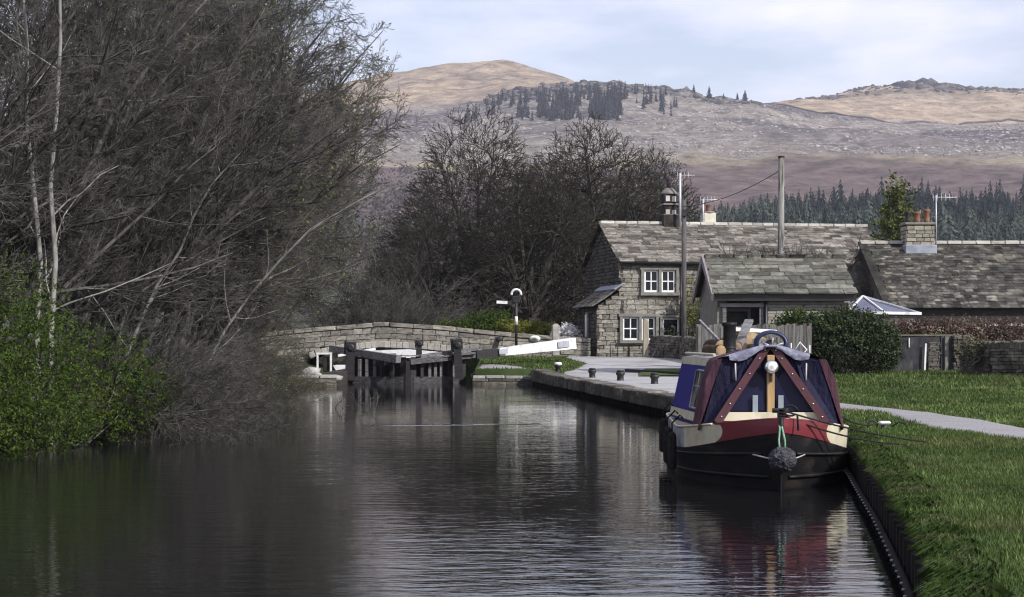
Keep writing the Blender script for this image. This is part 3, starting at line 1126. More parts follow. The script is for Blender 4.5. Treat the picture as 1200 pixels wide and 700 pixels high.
# lock wing walls
for nm, lab, x0, x1, y, zt in (('wing_wall', 'low stone wing wall on the grassy side of the lock gates', -1.5, .82, 65.0, .34),
                               ('wing_wall', 'low stone wing wall by the bare trees beside the lock gates', -8.2, -6.45, 62.6, .42)):
    t = thing(nm, lab, 'wall', ((x0 + x1) / 2, y, 0))
    MB().box((0, .3, zt / 2 - .25), (x1 - x0 - .04, .5, zt + .45)).build('core', m_mortar_dk, t)
    rg = np.random.default_rng(4)
    its = wall_items(courses(-(x1 - x0) / 2, (x1 - x0) / 2, -.1, zt - .1, .2, .35, .7, rg), (0, .05, 0), (1, 0, 0), (0, 0, 1), (0, -1, 0), .05, .12, .015, rg)
    pieces('stone', t, its, m_stone_dk)
    its = wall_items([(a, b, 0, .5) for a, b, _, _ in courses(-(x1 - x0) / 2, (x1 - x0) / 2, 0, .5, .5, .6, 1.0, rg)], (0, 0, zt - .03), (1, 0, 0), (0, 1, 0), (0, 0, 1), .05, .11, .012, rg)
    pieces('coping_stone', t, its, mat('pale_coping', (.27, .265, .255), (.42, .41, .40), 4, .9, .3, 20, .15, var=.2))
# chamber walls
t = thing('lock_chamber', 'dark stone walls of the lock chamber behind the gates', 'lock', (-4, 80, 0))
mb = MB()
mb.box((-6.75, 79.3, .05), (.5, 31, .9)); mb.box((-1.32, 80.3, .0), (.5, 29.9, .8))
mb.build('chamber_wall', m_mortar_dk, t, world=True)

# ---- lock gates
H0 = 67.1


def gate(lab, heel, mitre, bars, side):
    t = thing('lock_gate', lab, 'lock gate', (heel[0], heel[1], 0), 0, 'pair of lock gates')
    a = Vector(heel); b = Vector(mitre)
    d = (b - a).normalized()
    n = Vector((-d.y, d.x, 0)) if d.x < 0 else Vector((d.y, -d.x, 0))
    if n.y > 0: n = -n
    W = lambda z, s=0.0, o=0.0: (a + d * s + n * o + Vector((0, 0, z)))
    ln_ = (b - a).length
    MB().beam(W(.13), W(.13, ln_), .30, .26).build('bottom_rail', m_wood_md, t, world=True)
    MB().beam(W(.63, 0, -.12), W(.63, ln_, -.12), .06, .80).build('planking', m_wood_dk, t, world=True)
    MB().beam(W(-.4), W(1.12), .30, .30, up=d).build('heel_post', m_wood_dk, t, world=True)
    MB().beam(W(-.4, ln_), W(1.0, ln_), .24, .24, up=d).build('mitre_post', m_wood_dk, t, world=True)
    for s, wd in bars:
        MB().beam(W(.26, s, .10), W(.95, s, .10), wd * (.8 if wd < .2 else 1), .12, up=d).build('stile', m_wood_gr if wd < .2 else m_wood_dk, t, world=True)
    return t


gl = gate('left lock gate of grey and tarred timber, leaf nearest the bare trees', P(411, 0, 68.0)[:2] + (0,), P(474, 0, H0)[:2] + (0,), [(.45, .1), (.78, .1), (1.12, .1), (1.45, .28), (1.9, .22)], -1)
gr = gate('right lock gate of grey and tarred timber, leaf carrying the white beam', P(540, 0, 68.0)[:2] + (0,), P(483, 0, H0)[:2] + (0,), [(.35, .12), (.6, .3), (.9, .1), (1.15, .1), (1.4, .12), (1.75, .2)], 1)
# balance beams
MB().beam(P(388, 408.5, 69.0), P(467, 421, 66.7), .26, .26, .28, .30).build('balance_beam', m_wood_gr, gl, world=True)
MB().beam(P(396, 417, 69.0), P(440, 409, 69.5), .06, .10).build('hand_rail', m_white, gl, world=True)
MB().beam(P(480, 424.5, 66.7), P(560, 415.5, 68.0), .26, .20, .26, .24).build('balance_beam', m_wood_md, gr, world=True)
b2 = MB().beam(P(556, 416, 67.9), P(583, 413, 68.6), .34, .32, .34, .32).build('beam_shoulder', m_wood_dk, gr, world=True)
bw = MB().beam(P(581, 413.2, 68.6), P(672, 402.5, 70.6), .36, .30, .40, .45).build('white_beam_end', m_white, gr, world=True)
bw['label'] = 'white painted end of the balance beam'
MB().beam(P(585, 412.6, 68.35), P(595, 411.4, 68.55), .02, .20).build('plate', mat('grey_plate', (.3, .3, .36), (.4, .4, .46), 5, .5), gr, world=True)
MB().beam(P(654, 404.3, 69.9), P(667, 402.8, 70.2), .02, .26).build('plate', MATS['grey_plate'], gr, world=True)
# foot board and top rails, jagged and broken
mb = MB()
mb.beam(P(487, 421, 67.0), P(556, 414, 67.8), .4, .05)
mb.beam(P(492, 418, 67.0), P(560, 408, 68.4), .16, .14)
mb.build('foot_board', m_wood_gr, gr, world=True)
mb = MB(); mb.beam(P(470, 417, 67), P(505, 417, 67.3), .4, .06); mb.build('foot_board', m_wood_gr, gl, world=True)


def gear(name, lab, px, py0, py1, y, w, lean=0.0, head=True):
    x, _, z1 = P(px, py0, y); z0 = P(px, py1, y)[2]
    t = thing(name, lab, 'paddle gear', (x, y, z0))
    h = z1 - z0
    MB().beam((0, 0, 0), (lean * .6, 0, h * .86), w, w * .9, w * .8, w * .8, up=(0, 1, 0)).build('post', m_wood_dk, t)
    if head:
        MB().box((lean * .75 + w * .12, 0, h * .86), (w * 1.15, w * .8, h * .26), 0, .03, lean * .5).build('gear_case', m_wood_dk, t)
        MB().lathe([(w * .2, -w * .55), (w * .42, -w * .5), (w * .42, w * .5), (w * .2, w * .55)], (lean * .8 + w * .15, 0, h * .84), 12, 'Y').build('gear_wheel', m_iron, t)
        MB().beam((lean * .7 - w * .5, 0, h * .66), (lean * 1.25 - w * .45, 0, h * 1.0), w * .3, w * .35, up=(0, 1, 0)).build('rack', m_iron, t)


gear('gate_paddle_post', 'tall tarred paddle post at the left heel of the lock gates', 410, 400, 446, 67.6, .36, 0, True)
gear('gate_paddle_post', 'slim dark mooring pile standing in the water before the gates', 478, 418, 456, 65.0, .17, 0, False)
gear('gate_paddle_post', 'short dark paddle gear with round head above the mitre', 491, 399, 424, 67.3, .25, 0, True)
gear('gate_paddle_post', 'tallest dark paddle post with leaning rack near the right heel', 538, 397, 444, 67.2, .34, -.12, True)
gear('gate_paddle_post', 'small leaning paddle gear beside the white balance beam', 579, 395, 412, 69.4, .26, .22, True)
# little white stones, a bench-like frame and mooring fittings by the gates
t = thing('ground_paddle_frame', 'white painted square frame of the ground paddle on the left lockside', 'paddle frame', P(380, 437, 66.5))
mb = MB(); mb.box((-.26, 0, .36), (.07, .07, .74)); mb.box((.26, 0, .36), (.07, .07, .74)); mb.box((0, 0, .75), (.60, .08, .07)); mb.build('frame', m_white, t)
MB().box((.06, .12, .33), (.24, .08, .62), 0, .02).build('paddle_board', m_wood_dk, t)
for i, (px, py, s) in enumerate(((362, 434, .3), (372, 437, .22), (393, 442, .3))):
    V, F = rocks(np.random.default_rng(i), np.zeros((1, 3)), np.array([s]), .55)
    o = link('lockside_stone', np_mesh('lockside_stone', V, F, MATS['pale_coping']), None, P(px, py + 2, 63.2))
    set_props(o, ['pale stone farthest left on the lock wing wall', 'smaller pale stone in the middle of the lock wing wall', 'pale rounded stone at the end of the left wing wall'][i], 'stone', 'pale stones on the left lockside')
for i, (px, py, y) in enumerate(((560, 441, 66), (567, 444, 65.6))):
    V, F = rocks(np.random.default_rng(i + 9), np.zeros((1, 3)), np.array([.22]), .6)
    o = link('lockside_stone', np_mesh('lockside_stone', V, F, MATS['pale_coping']), None, P(px, py, y))
    set_props(o, ['pale stone close by the right heel of the gates', 'pale stone on the coping corner at the right of the gates'][i], 'stone', 'pale stones on the right lockside')

# bollards on the quay
for px, py, lab, mm, nm in ((654, 437, 'white-topped bollard on the lockside grass corner', m_white, 1), (694, 444, 'black bollard on the quay, farthest of the three black ones', m_iron, 0),
                        (727, 447.5, 'middle one of the three black bollards along the quay', m_iron, 0), (767, 451.5, 'black bollard on the quay nearest the boat', m_iron, 0)):
    p = ghit(px, py)
    t = thing('bollard', lab, 'bollard', (p[0], p[1], p[2]), 0, 'mooring bollards along the quay')
    MB().lathe([(.13, -.05), (.12, .02), (.10, .06), (.10, .18), (.135, .22), (.135, .27), (.10, .30)], (0, 0, 0), 14).build('post', m_iron, t)
    MB().lathe([(.115, .301), (.11, .335), (.06, .35)] if not nm else [(.14, .28), (.14, .36), (.08, .38)], (0, 0, 0), 14).build('cap', m_white if nm else m_iron, t)

# kerb of rails round the yard's grass strip
p0 = ghit(734, 437); p1 = ghit(800, 441.5)
o = MB().beam((p0[0], p0[1], p0[2] + .06), (p1[0], p1[1], p1[2] + .08), .14, .16).build('grass_kerb', m_wood_dk, None, recentre=True)
set_props(o, 'low dark timber kerb edging the strip of grass in the yard', 'kerb')
drape('grass_strip', lambda y: np.interp(y, [56, 60, 65], [3.95, 4.25, 4.9]), lambda y: np.interp(y, [56, 60, 65], [6.9, 7, 7]), np.arange(56.5, 64.5, .3), m_grass, .07, 10)

# ---- bridge
BY = 76.5


def bridge():
    t = thing('stone_bridge', 'low hump-backed stone bridge over the lock tail behind the gates', 'bridge', (-4.5, BY, 0))
    px_t = [250, 300, 372, 450, 520, 600, 650, 692]; py_t = [397, 391, 384, 378, 382.5, 390.5, 394.5, 397]
    px_b = [250, 345, 362, 372, 400, 445, 500, 545, 562, 575, 692]; py_b = [440, 440, 421, 416.5, 411, 407, 409.5, 414, 419, 440, 440]
    X = lambda p: (p - 600) * BY / FPX
    Z = lambda q: CAM_H - (q - HZ) * BY / FPX
    xt = [X(p) for p in px_t]; zt = [Z(q) for q in py_t]; xb = [X(p) for p in px_b]; zb = [Z(q) for q in py_b]
    ztop = lambda x: float(np.interp(x, xt, zt)); zbot = lambda x: float(np.interp(x, xb, zb))
    # core: front and back faces, soffit and top
    xs = np.unique(np.concatenate([np.linspace(xt[0], xt[-1], 120), xb]))
    x0 = t.location
    rows = []
    for (yy, f) in ((.12, zbot), (.12, ztop), (.62, ztop), (.62, lambda x: ztop(x) - .9), (3.4, lambda x: ztop(x) - .9), (3.4, ztop), (3.9, ztop), (3.9, zbot), (.12, zbot)):
        rows.append([(x - x0[0], yy, f(x)) for x in xs])
    MB().grid(rows, False).build('core', m_mortar_dk, t)
    rg = np.random.default_rng(12)
    its = []
    for a, b, c, d in courses(xt[0], xt[-1], -.2, 3.0, .27, .38, .75, rg, .2):
        xm = (a + b) / 2
        lo = zbot(xm) + .24; hi = ztop(xm) - .20
        # bend the courses with the hump
        sh = (ztop(xm) - 2.0) * .75
        c2, d2 = max(c + sh, lo), min(d + sh, hi)
        if d2 - c2 < .07: continue
        sl = (ztop(b) - ztop(a)) / (b - a) * .75
        au = Vector((1, 0, sl)).normalized(); av = Vector((-sl, 0, 1)).normalized()
        its.append((Vector((xm - x0[0], .10 - rg.uniform(0, .05), (c2 + d2) / 2)), au, av, Vector((0, -1, 0)), (b - a - .02, d2 - c2 - .02, .12)))
    its.sort(key=lambda q: abs(q[0].x + 1))
    pieces('stone', t, its, m_stone, rest_name='stones')
    # coping slabs, string course and voussoirs
    its = []; its2 = []; x = xt[0]
    while x < xt[-1]:
        l = rg.uniform(.7, 1.1); b = min(x + l, xt[-1])
        sl = (ztop(b) - ztop(x)) / (b - x + 1e-6)
        au = Vector((1, 0, sl)).normalized(); av = Vector((-sl, 0, 1)).normalized()
        xm = (x + b) / 2
        its.append((Vector((xm - x0[0], .35, ztop(xm) - .08)), au, Vector((0, 1, 0)), av, (b - x - .02, .72, .19)))
        x = b
    pieces('coping_stone', t, its, m_stone)
    x = X(362)
    while x < X(562):
        b = x + .28; xm = (x + b) / 2
        sl = (zbot(b) - zbot(x)) / .28
        au = Vector((1, 0, sl)).normalized(); av = Vector((-sl, 0, 1)).normalized()
        its2.append((Vector((xm - x0[0], .07, zbot(xm) + .13)), au, Vector((0, 1, 0)), av, (.27 if abs(xm - X(444)) > .2 else .3, .24, .28)))
        x = b
    pieces('arch_stone', t, its2, mat('arch_sandstone', (.28, .265, .235), (.40, .38, .34), 3, .9, .3, 18, .15, var=.25))
    p = P(627, 397, BY)
    o = MB().lathe([(.0, -.03), (.30, -.03), (.32, 0), (.32, .03)], (0, 0, 0), 18, 'Y').build('number_plate', m_white, t)
    o.location = (p[0] - x0[0], -.02, p[2]); o.scale = (.75, 1, .45)


bridge()

# white cabin cruiser under the bridge
t = thing('cabin_cruiser', 'white cabin cruiser with two dark windows under the bridge arch', 'boat', P(470, 0, 72.5)[:2] + (0,))
MB().prism([(-2.6, 0, .15), (2.3, 0, .15), (2.6, 0, .62), (-2.9, 0, .62)], (0, 1, 0), 1.6).build('hull', m_white, t)
MB().prism([(-2.4, .1, .62), (2.2, .1, .62), (1.6, .1, 1.18), (.2, .1, 1.30), (-1.4, .1, 1.24)], (0, 1, 0), 1.4).build('cabin', m_white, t)
m_glass_dk = mat('dark_window_glass', (.012, .014, .018), (.02, .022, .028), 3, .06, 0, None, .6)
for xx in (-.82, -.38):
    MB().box((xx, .085, 1.03), (.34, .03, .2), 0, .01).build('window', m_glass_dk, t)
# stone gate post by the beam end
pp = P(651, 416, 71.5)
t = MB().box((0, 0, .62), (.30, .22, 1.3), .2, .03).box((0, 0, 1.28), (.22, .17, .08), .2, .03).build('gate_post', mat('pale_grit_post', (.22, .21, .2), (.36, .34, .31), 4, .9, .4), None)
t.location = (pp[0], 71.5, pp[2] - .02)
set_props(t, 'upright pale stone gate post behind the white balance beam', 'post')

# ------------------------------------------------------------------ buildings
m_slate = mat('stone_slate', (.10, .09, .08), (.21, .19, .163), 2.6, .9, .4, 20, .15, var=.6, c3=(.06, .056, .05), s3=1.6, f3=.56)
m_slate_dk = mat('mossy_stone_slate', (.030, .028, .027), (.080, .076, .066), 2.4, .92, .5, 18, .12, var=.55, c3=(.19, .178, .14), s3=1.1, f3=.60)
m_slate_gr = mat('green_grey_slate', (.085, .083, .073), (.175, .17, .145), 2.6, .9, .5, 18, .12, var=.5, c3=(.07, .075, .055), s3=1.4, f3=.58)
m_lead = mat('lead_sheet', (.20, .22, .27), (.32, .34, .40), 3, .5, .1, 10, .4)
m_surround = mat('dressed_stone', (.15, .142, .128), (.23, .218, .195), 4, .9, .3, 22, .15)
m_pot = mat('terracotta_pot', (.16, .075, .05), (.26, .13, .085), 5, .8)
m_pane = mat('window_pane', (.008, .009, .012), (.016, .018, .024), 2, .1, 0, None, .22)
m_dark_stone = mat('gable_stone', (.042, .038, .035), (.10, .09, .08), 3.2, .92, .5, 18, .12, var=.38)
m_gutter = mat('gutter_black', (.012, .011, .011), (.022, .02, .02), 4, .4, 0, None, .4)


def sash(parent, x0, x1, z0, z1, y, cols, rows, name='window', m=None, bar=.05, recess=.05):
    """a window standing in a wall whose face is at local y; frame > pane"""
    cx, cz = (x0 + x1) / 2, (z0 + z1) / 2
    m = m or m_white
    mb = MB()
    f = .075
    mb.box((x0 + f / 2, y, cz), (f, .07, z1 - z0)); mb.box((x1 - f / 2, y, cz), (f, .07, z1 - z0))
    mb.box((cx, y, z1 - f / 2), (x1 - x0 - 2 * f, .07, f)); mb.box((cx, y, z0 + f * .6), (x1 - x0 - 2 * f, .07, f * 1.2))
    for i in range(1, cols):
        mb.box((x0 + (x1 - x0) * i / cols, y, cz), (bar, .055, z1 - z0 - 2 * f))
    for i in range(1, rows):
        mb.box((cx, y - .004, z0 + (z1 - z0) * i / rows), (x1 - x0 - 2 * f, .055, bar))
    w = mb.build(name, m, parent)
    for i in range(cols):
        for j in range(rows):
            a = x0 + (x1 - x0) * i / cols + .03; b = x0 + (x1 - x0) * (i + 1) / cols - .03
            c = z0 + (z1 - z0) * j / rows + .03; d = z0 + (z1 - z0) * (j + 1) / rows - .03
            o = MB().box(((a + b) / 2, y + .012 + .002 * ((i + j) % 2), (c + d) / 2), (b - a, .012, d - c), 0, 0, 0, .012 * (-1) ** (i + j)).build('pane', m_pane, w)
    return w


def surround(parent, x0, x1, z0, z1, y, w=.14, mull=()):
    mb = MB()
    mb.box(((x0 + x1) / 2, y - .02, z1 + w / 2), (x1 - x0 + 2 * w + .1, .16, w), 0, .012)
    o = mb.build('lintel', m_surround, parent)
    MB().box(((x0 + x1) / 2, y - .04, z0 - w / 2), (x1 - x0 + 2 * w + .06, .2, w), 0, .012).build('sill', m_surround, parent)
    for a in (x0 - w / 2, x1 + w / 2):
        MB().box((a, y - .022, (z0 + z1) / 2), (w, .15, z1 - z0 - .004), 0, .01).build('jamb', m_surround, parent)
    for a in mull:
        MB().box((a, y - .021, (z0 + z1) / 2), (.13, .15, z1 - z0 - .004), 0, .01).build('mullion', m_surround, parent)


# ---- the cottage by the lock
CA = R(10.8)
CO = (4.88, 77.0, .95)
def front(px, py=None):
    k = (px - 600) / FPX
    t = (k * CO[1] - CO[0]) / (math.cos(CA) - k * math.sin(CA))
    y = CO[1] + t * math.sin(CA)
    return t if py is None else (t, CAM_H - (py - HZ) * y / FPX - CO[2])


cot = thing('cottage', 'two-storey sandstone lock cottage with stone-slate roof and white sash windows', 'cottage', CO, CA)
CL, CD = 13.0, 7.0
EH = 4.36; RH = 6.22; LT = -1.12; LD = 3.9
w = MB()
w.prism([(.1, .1, -.6), (.1, CD - .1, -.6), (.1, CD - .1, EH), (.1, CD / 2, RH - .08), (.1, .1, EH)], (1, 0, 0), CL - .2)
wall = w.build('wall', m_mortar, cot)
w = MB().prism([(LT + .1, .1, -.6), (.1, .1, -.6), (.1, .1, 3.0), (LT + .1, .1, 2.28)], (0, 1, 0), LD - .2)
lwall = w.build('lean_to_wall', m_mortar_dk, cot)
rg = np.random.default_rng(31)
holes = []
ux0, uz1 = front(754.5, 316.5); ux1, uz0 = front(791.8, 343)
lx0, lz1 = front(729.5, 371.5); lx1, lz0 = front(768, 399)
dx0, dz1 = front(776, 372.5); dx1, dz0 = front(796, 404)
holes = [(ux0 - .1, ux1 + .1, uz0 - .1, uz1 + .1), (lx0 - .1, lx1 + .1, lz0 - .1, lz1 + .1), (dx0 - .08, dx1 + .08, dz0 - .1, dz1 + .1)]


def keep(a, b, c, d):
    m_, n_ = (a + b) / 2, (c + d) / 2
    for h in holes:
        if h[0] < m_ < h[1] and h[2] < n_ < h[3]: return False
    if m_ < .05 and d > 2.25 + (m_ - LT) * .62: return False
    return True


its = wall_items(courses(LT + .04, 7.2, -.1, EH - .12, .2, .28, .62, rg, .2), (0, .1, 0), (1, 0, 0), (0, 0, 1), (0, -1, 0), .1, .16, .018, rg, keep)
its.sort(key=lambda q: abs(q[0].x - 1.4))
pieces('stone', wall, its, m_stone, rest_name='stones')
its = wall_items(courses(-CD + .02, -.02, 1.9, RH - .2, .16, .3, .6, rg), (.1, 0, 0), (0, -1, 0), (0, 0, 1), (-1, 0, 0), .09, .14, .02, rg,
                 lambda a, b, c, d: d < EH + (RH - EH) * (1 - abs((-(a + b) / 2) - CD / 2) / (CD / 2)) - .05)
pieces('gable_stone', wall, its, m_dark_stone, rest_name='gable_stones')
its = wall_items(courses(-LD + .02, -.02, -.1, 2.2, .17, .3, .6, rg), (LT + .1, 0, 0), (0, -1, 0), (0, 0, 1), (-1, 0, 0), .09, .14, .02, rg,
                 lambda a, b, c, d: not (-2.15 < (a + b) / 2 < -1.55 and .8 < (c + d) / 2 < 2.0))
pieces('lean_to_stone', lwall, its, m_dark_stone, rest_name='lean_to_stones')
MB().box((LT + .03, 1.85, 1.4), (.1, .5, 1.25), 0, .01).build('lean_to_window', m_surround, cot)
MB().box((LT - .03, 1.85, 1.4), (.03, .30, 1.02)).build('lean_to_pane', m_white, cot)
# roof: front slope slates, back slope sheet
pitch = math.atan2(RH - EH, CD / 2)
av = Vector((0, math.cos(pitch), math.sin(pitch))); an = Vector((0, -math.sin(pitch), math.cos(pitch)))
SL = (CD / 2) / math.cos(pitch)
rb = MB()
rb.add([(-.12, -.18, EH - .1 + .02), (CL + .1, -.18, EH - .1 + .02), (CL + .1, CD / 2, RH), (-.12, CD / 2, RH), (CL + .1, CD + .18, EH - .08), (-.12, CD + .18, EH - .08)],
       [(0, 1, 2, 3), (3, 2, 4, 5)])
roof = rb.build('roof', m_slate_dk, cot)
its = slate_items((-.1, -.2, EH - .08), (1, 0, 0), av, an, CL + .2, SL + .2, .28, .35, .75, rg)
its.sort(key=lambda q: q[0].z * .35 + q[0].x)
pieces('slate', roof, its, m_slate, 'slate', rest_name='slates')
its = []
x = -.12
while x < CL:
    l = rg.uniform(.5, .7)
    its.append((Vector((x + l / 2, CD / 2, RH + .07)), Vector((1, 0, 0)), Vector((0, 1, 0)), Vector((0, 0, 1)), (l - .02, .34, .14))); x += l
pieces('ridge_stone', roof, its, mat('pale_ridge', (.36, .34, .31), (.5, .48, .44), 3, .9, .3, 20, .15, var=.25))
MB().tube([(.05, -.25, EH - .14), (CL - .2, -.25, EH - .14)], .065, 8).build('gutter', m_gutter, cot)
MB().box((CL / 2, -.02, EH - .06), (CL - .2, .25, .1)).build('eaves_course', m_surround, cot)
# lean-to roof
lp = math.atan2(.72 + .1, abs(LT) + .1)
o0 = Vector((LT - .14, 0, 2.26))
lav = Vector((math.cos(lp), 0, math.sin(lp))); lan = Vector((-math.sin(lp), 0, math.cos(lp)))
lroof = MB().add([o0 + Vector((0, -.14, 0)), o0 + Vector((0, LD, 0)), o0 + lav * 1.62 + Vector((0, LD, 0)), o0 + lav * 1.62 + Vector((0, -.14, 0))], [(3, 2, 1, 0)]).build('lean_to_roof', m_slate_dk, cot)
its = slate_items(o0 + Vector((0, LD, 0)), (0, -1, 0), lav, lan, LD + .12, 1.55, .3, .4, .8, rg)
pieces('slate', lroof, its, m_slate, 'slate')
MB().beam(o0 + lav * 1.5 + lan * .09 + Vector((0, -.1, 0)), o0 + lav * 1.5 + lan * .09 + Vector((0, LD, 0)), .5, .05, up=lan).build('lead_flashing', m_lead, lroof)
# windows
um = (ux0 + ux1) / 2
surround(cot, ux0, ux1, uz0, uz1, 0, .15, (um,))
sash(cot, ux0 + .02, um - .07, uz0 + .01, uz1 - .01, .05, 2, 2)
sash(cot, um + .07, ux1 - .02, uz0 + .01, uz1 - .01, .05, 2, 2)
lm = front(750)
surround(cot, lx0, lx1, lz0, lz1, 0, .14, (lm,))
sash(cot, lx0 + .01, lm - .07, lz0 + .01, lz1 - .01, .05, 2, 2)
sash(cot, lm + .07, lx1 - .01, lz0 + .01, lz1 - .01, .05, 2, 2)
surround(cot, dx0, dx1, dz0, dz1, 0, .12)
sash(cot, dx0 + .01, dx1 - .01, dz0 + .01, dz1 - .01, .05, 1, 1)
# main chimney: stack, tapering shoulders, dark pot bound with pale bands
t0, z0 = front(784, 266)
cc = thing
cst = MB()
cx = 3.29
cy = CD / 2
cst.box((cx, cy, RH + .12), (.78, .78, .7), 0, .03)
m_soot = mat('sooty_stack', (.02, .017, .017), (.055, .05, .048), 4, .9, .4, 20, .1)
chim = cst.build('chimney', m_soot, cot)
MB().box((cx, cy, RH + .66), (.60, .60, .5), 0, .03).box((cx, cy, RH + 1.22), (.66, .66, .42), 0, .03).build('stack', m_soot, chim)
MB().box((cx, cy, RH + .44), (.74, .74, .08), 0, .01).box((cx, cy, RH + .95), (.74, .74, .09), 0, .01).build('pale_band', m_surround, chim)
MB().lathe([(.42, RH + 1.43), (.38, RH + 1.52), (.24, RH + 1.68), (.17, RH + 1.74)], (cx, cy, 0), 14).build('flaunching', m_surround, chim)
MB().lathe([(.16, RH + 1.70), (.13, RH + 1.8), (.15, RH + 1.95), (.12, RH + 2.0), (.12, RH + 2.12), (.14, RH + 2.16), (.11, RH + 2.2), (.10, RH + 2.32)], (cx, cy, 0), 12).build('pot', mat('sooty_pot', (.03, .022, .025), (.06, .045, .05), 4, .7), chim)
for zz in (.55, 1.2):
    MB().box((cx - .15, cy - .315, RH + zz + .02), (.2, .06, .26)).build('pale_block', mat('pale_ridge', (1, 1, 1)), chim)
    MB().box((cx + .15, cy - .315, RH + zz), (.2, .05, .26)).build('pale_block', MATS['pale_ridge'], chim)
# second, small chimney at the back
cx2 = 5.35
c2 = MB().box((cx2, cy + .4, RH + .2), (.6, .6, .8), 0, .03).build('chimney', mat('cream_render', (.5, .46, .38), (.6, .56, .48), 4, .9), cot)
MB().lathe([(.34, RH + .6), (.3, RH + .68), (.15, RH + .7)], (cx2, cy + .4, 0), 12).build('cap', m_surround, c2)
MB().lathe([(.14, RH + .68), (.12, RH + .8), (.12, RH + .95), (.15, RH + 1.0)], (cx2, cy + .4, 0), 12).build('pot', m_pot, c2)
# door of the far half, hidden behind shrubs, and drainpipe
MB().tube([(front(797), -.12, EH - .2), (front(797), -.12, 0)], .05, 8).build('drainpipe', m_gutter, cot)


def aerial(lab, px, py0, py1, y, elems, mast=.035, dirn=1.0, z0=None):
    x, _, zt = P(px, py0, y); zb = P(px, py1, y)[2]
    t = thing('tv_aerial', lab, 'aerial', (x, y, zb))
    h = zt - zb
    ma = mat('aerial_metal', (.45, .45, .48), (.6, .6, .62), 4, .4, 0, None, .5, metal=.3)
    MB().tube([(0, 0, 0), (0, 0, h)], mast, 6).build('mast', ma, t)
    MB().tube([(-.15 * dirn, 0, h * .96), (elems * .17 * dirn, 0, h * .96)], .018, 5).build('boom', ma, t)
    for i in range(elems):
        xx = (-.12 + i * .17) * dirn
        MB().tube([(xx, -.05, h * .96 - .16), (xx, .05, h * .96 + .16)], .012, 4).build('element', ma, t)


aerial('tall pole aerial fixed beside the dark cottage chimney', 797, 203, 266, 80.5, 4, .06)
aerial('small aerial on a mast beside the cream cottage chimney', 824, 233, 266, 81.5, 5, .04)

# ---- low outbuilding with porch in front of the cottage
OY = 58.0
ox0, _, _ = P(838, 0, OY); ox1 = P(1003, 0, OY)[0]
ob = thing('outbuilding', 'low pale-walled outbuilding with heavy green-grey slate roof and open porch', 'outbuilding', (ox0, OY, .78), R(1.5))
OW = ox1 - ox0; OD = 4.6; OE = 2.50; ORH = 3.82
m_brick = mat('pale_coursed_stone', (.26, .245, .215), (.36, .34, .30), 9, .9, .2, 30, .1, stretch=(1, 1, 3))
obw = MB().prism([(1.78, .3, -.5), (1.78, OD, -.5), (1.78, OD, OE), (1.78, OD / 2, ORH - .05), (1.78, .3, OE)], (1, 0, 0), OW - 1.88).build('wall', m_mortar, ob)
its = wall_items(courses(1.84, OW - .12, .0, OE - .2, .105, .22, .4, rg, .08), (0, .3, 0), (1, 0, 0), (0, 0, 1), (0, -1, 0), .035, .06, .012, rg)
its.sort(key=lambda q: -q[0].z)
pieces('stone', obw, its, m_brick, rest_name='stones')
MB().prism([(.12, .3, -.5), (.12, OD, -.5), (.12, OD, OE), (.12, OD / 2, ORH - .05), (.12, .3, OE)], (1, 0, 0), .3).build('gable_wall', m_mortar, ob)
MB().box((1.1, 1.75, .9), (1.6, .2, 3.0)).build('porch_back_wall', mat('dull_boarding', (.06, .058, .058), (.10, .095, .095), 4, .9, .2, 20, stretch=(8, 1, 1)), ob)
d = MB().box((.95, 1.60, .85), (.82, .08, 2.1), 0, .01).build('door', mat('dark_door', (.01, .01, .013), (.018, .018, .022), 3, .4), ob)
MB().box((.95, 1.54, .98), (.22, .03, .05)).build('letter_plate', MATS['grey_plate'], d)
mb = MB(); mb.box((.48, 1.6, .85), (.1, .12, 2.2)); mb.box((1.42, 1.6, .85), (.1, .12, 2.2)); mb.box((.95, 1.6, 1.98), (1.04, .12, .1)); mb.build('door_frame', MATS['grey_plate'], ob)
for x in (.35, 1.62):
    MB().box((x, .26, .95), (.13, .13, 2.5)).build('porch_post', m_wood_gr, ob)
MB().box((1.0, .24, 2.12), (1.6, .14, .13)).build('porch_beam', mat('purple_grey_timber', (.20, .17, .18), (.28, .25, .26), 4, .8), ob)
MB().box((OW / 2, -.02, OE - .12), (OW + .05, .06, .24)).build('fascia', m_gutter, ob)
MB().box((OW / 2 + .8, .25, OE - .32), (OW - 1.85, .1, .06)).build('eaves_trim', MATS['purple_grey_timber'], ob)
MB().tube([(1.76, .12, OE), (1.76, .12, -.4)], .06, 8).build('drainpipe', m_gutter, ob)
op = math.atan2(ORH - OE, OD / 2 + .1)
av = Vector((0, math.cos(op), math.sin(op))); an = Vector((0, -math.sin(op), math.cos(op)))
oroof = MB().add([(-.05, -.1, OE), (OW, -.1, OE), (OW, OD / 2, ORH), (-.05, OD / 2, ORH), (OW, OD + .1, OE), (-.05, OD + .1, OE)], [(0, 1, 2, 3), (3, 2, 4, 5)]).build('roof', m_slate_dk, ob)
its = slate_items((-.05, -.14, OE + .01), (1, 0, 0), av, an, OW + .05, (OD / 2 + .1) / math.cos(op), .30, .38, .72, rg, .05)
pieces('slate', oroof, its, m_slate_gr, 'slate')
mb = MB()
mb.beam((-.12, -.2, OE - .12), (-.12, OD / 2, ORH - .02), .07, .26); mb.beam((-.12, OD + .2, OE - .12), (-.12, OD / 2, ORH - .02), .07, .26)
mb.build('barge_board', MATS['purple_grey_timber'], ob)
its = [(Vector((x + .25, OD / 2, ORH + .06)), Vector((1, 0, 0)), Vector((0, 1, 0)), Vector((0, 0, 1)), (.48, .36, .16)) for x in np.arange(-.05, OW - .3, .5)]
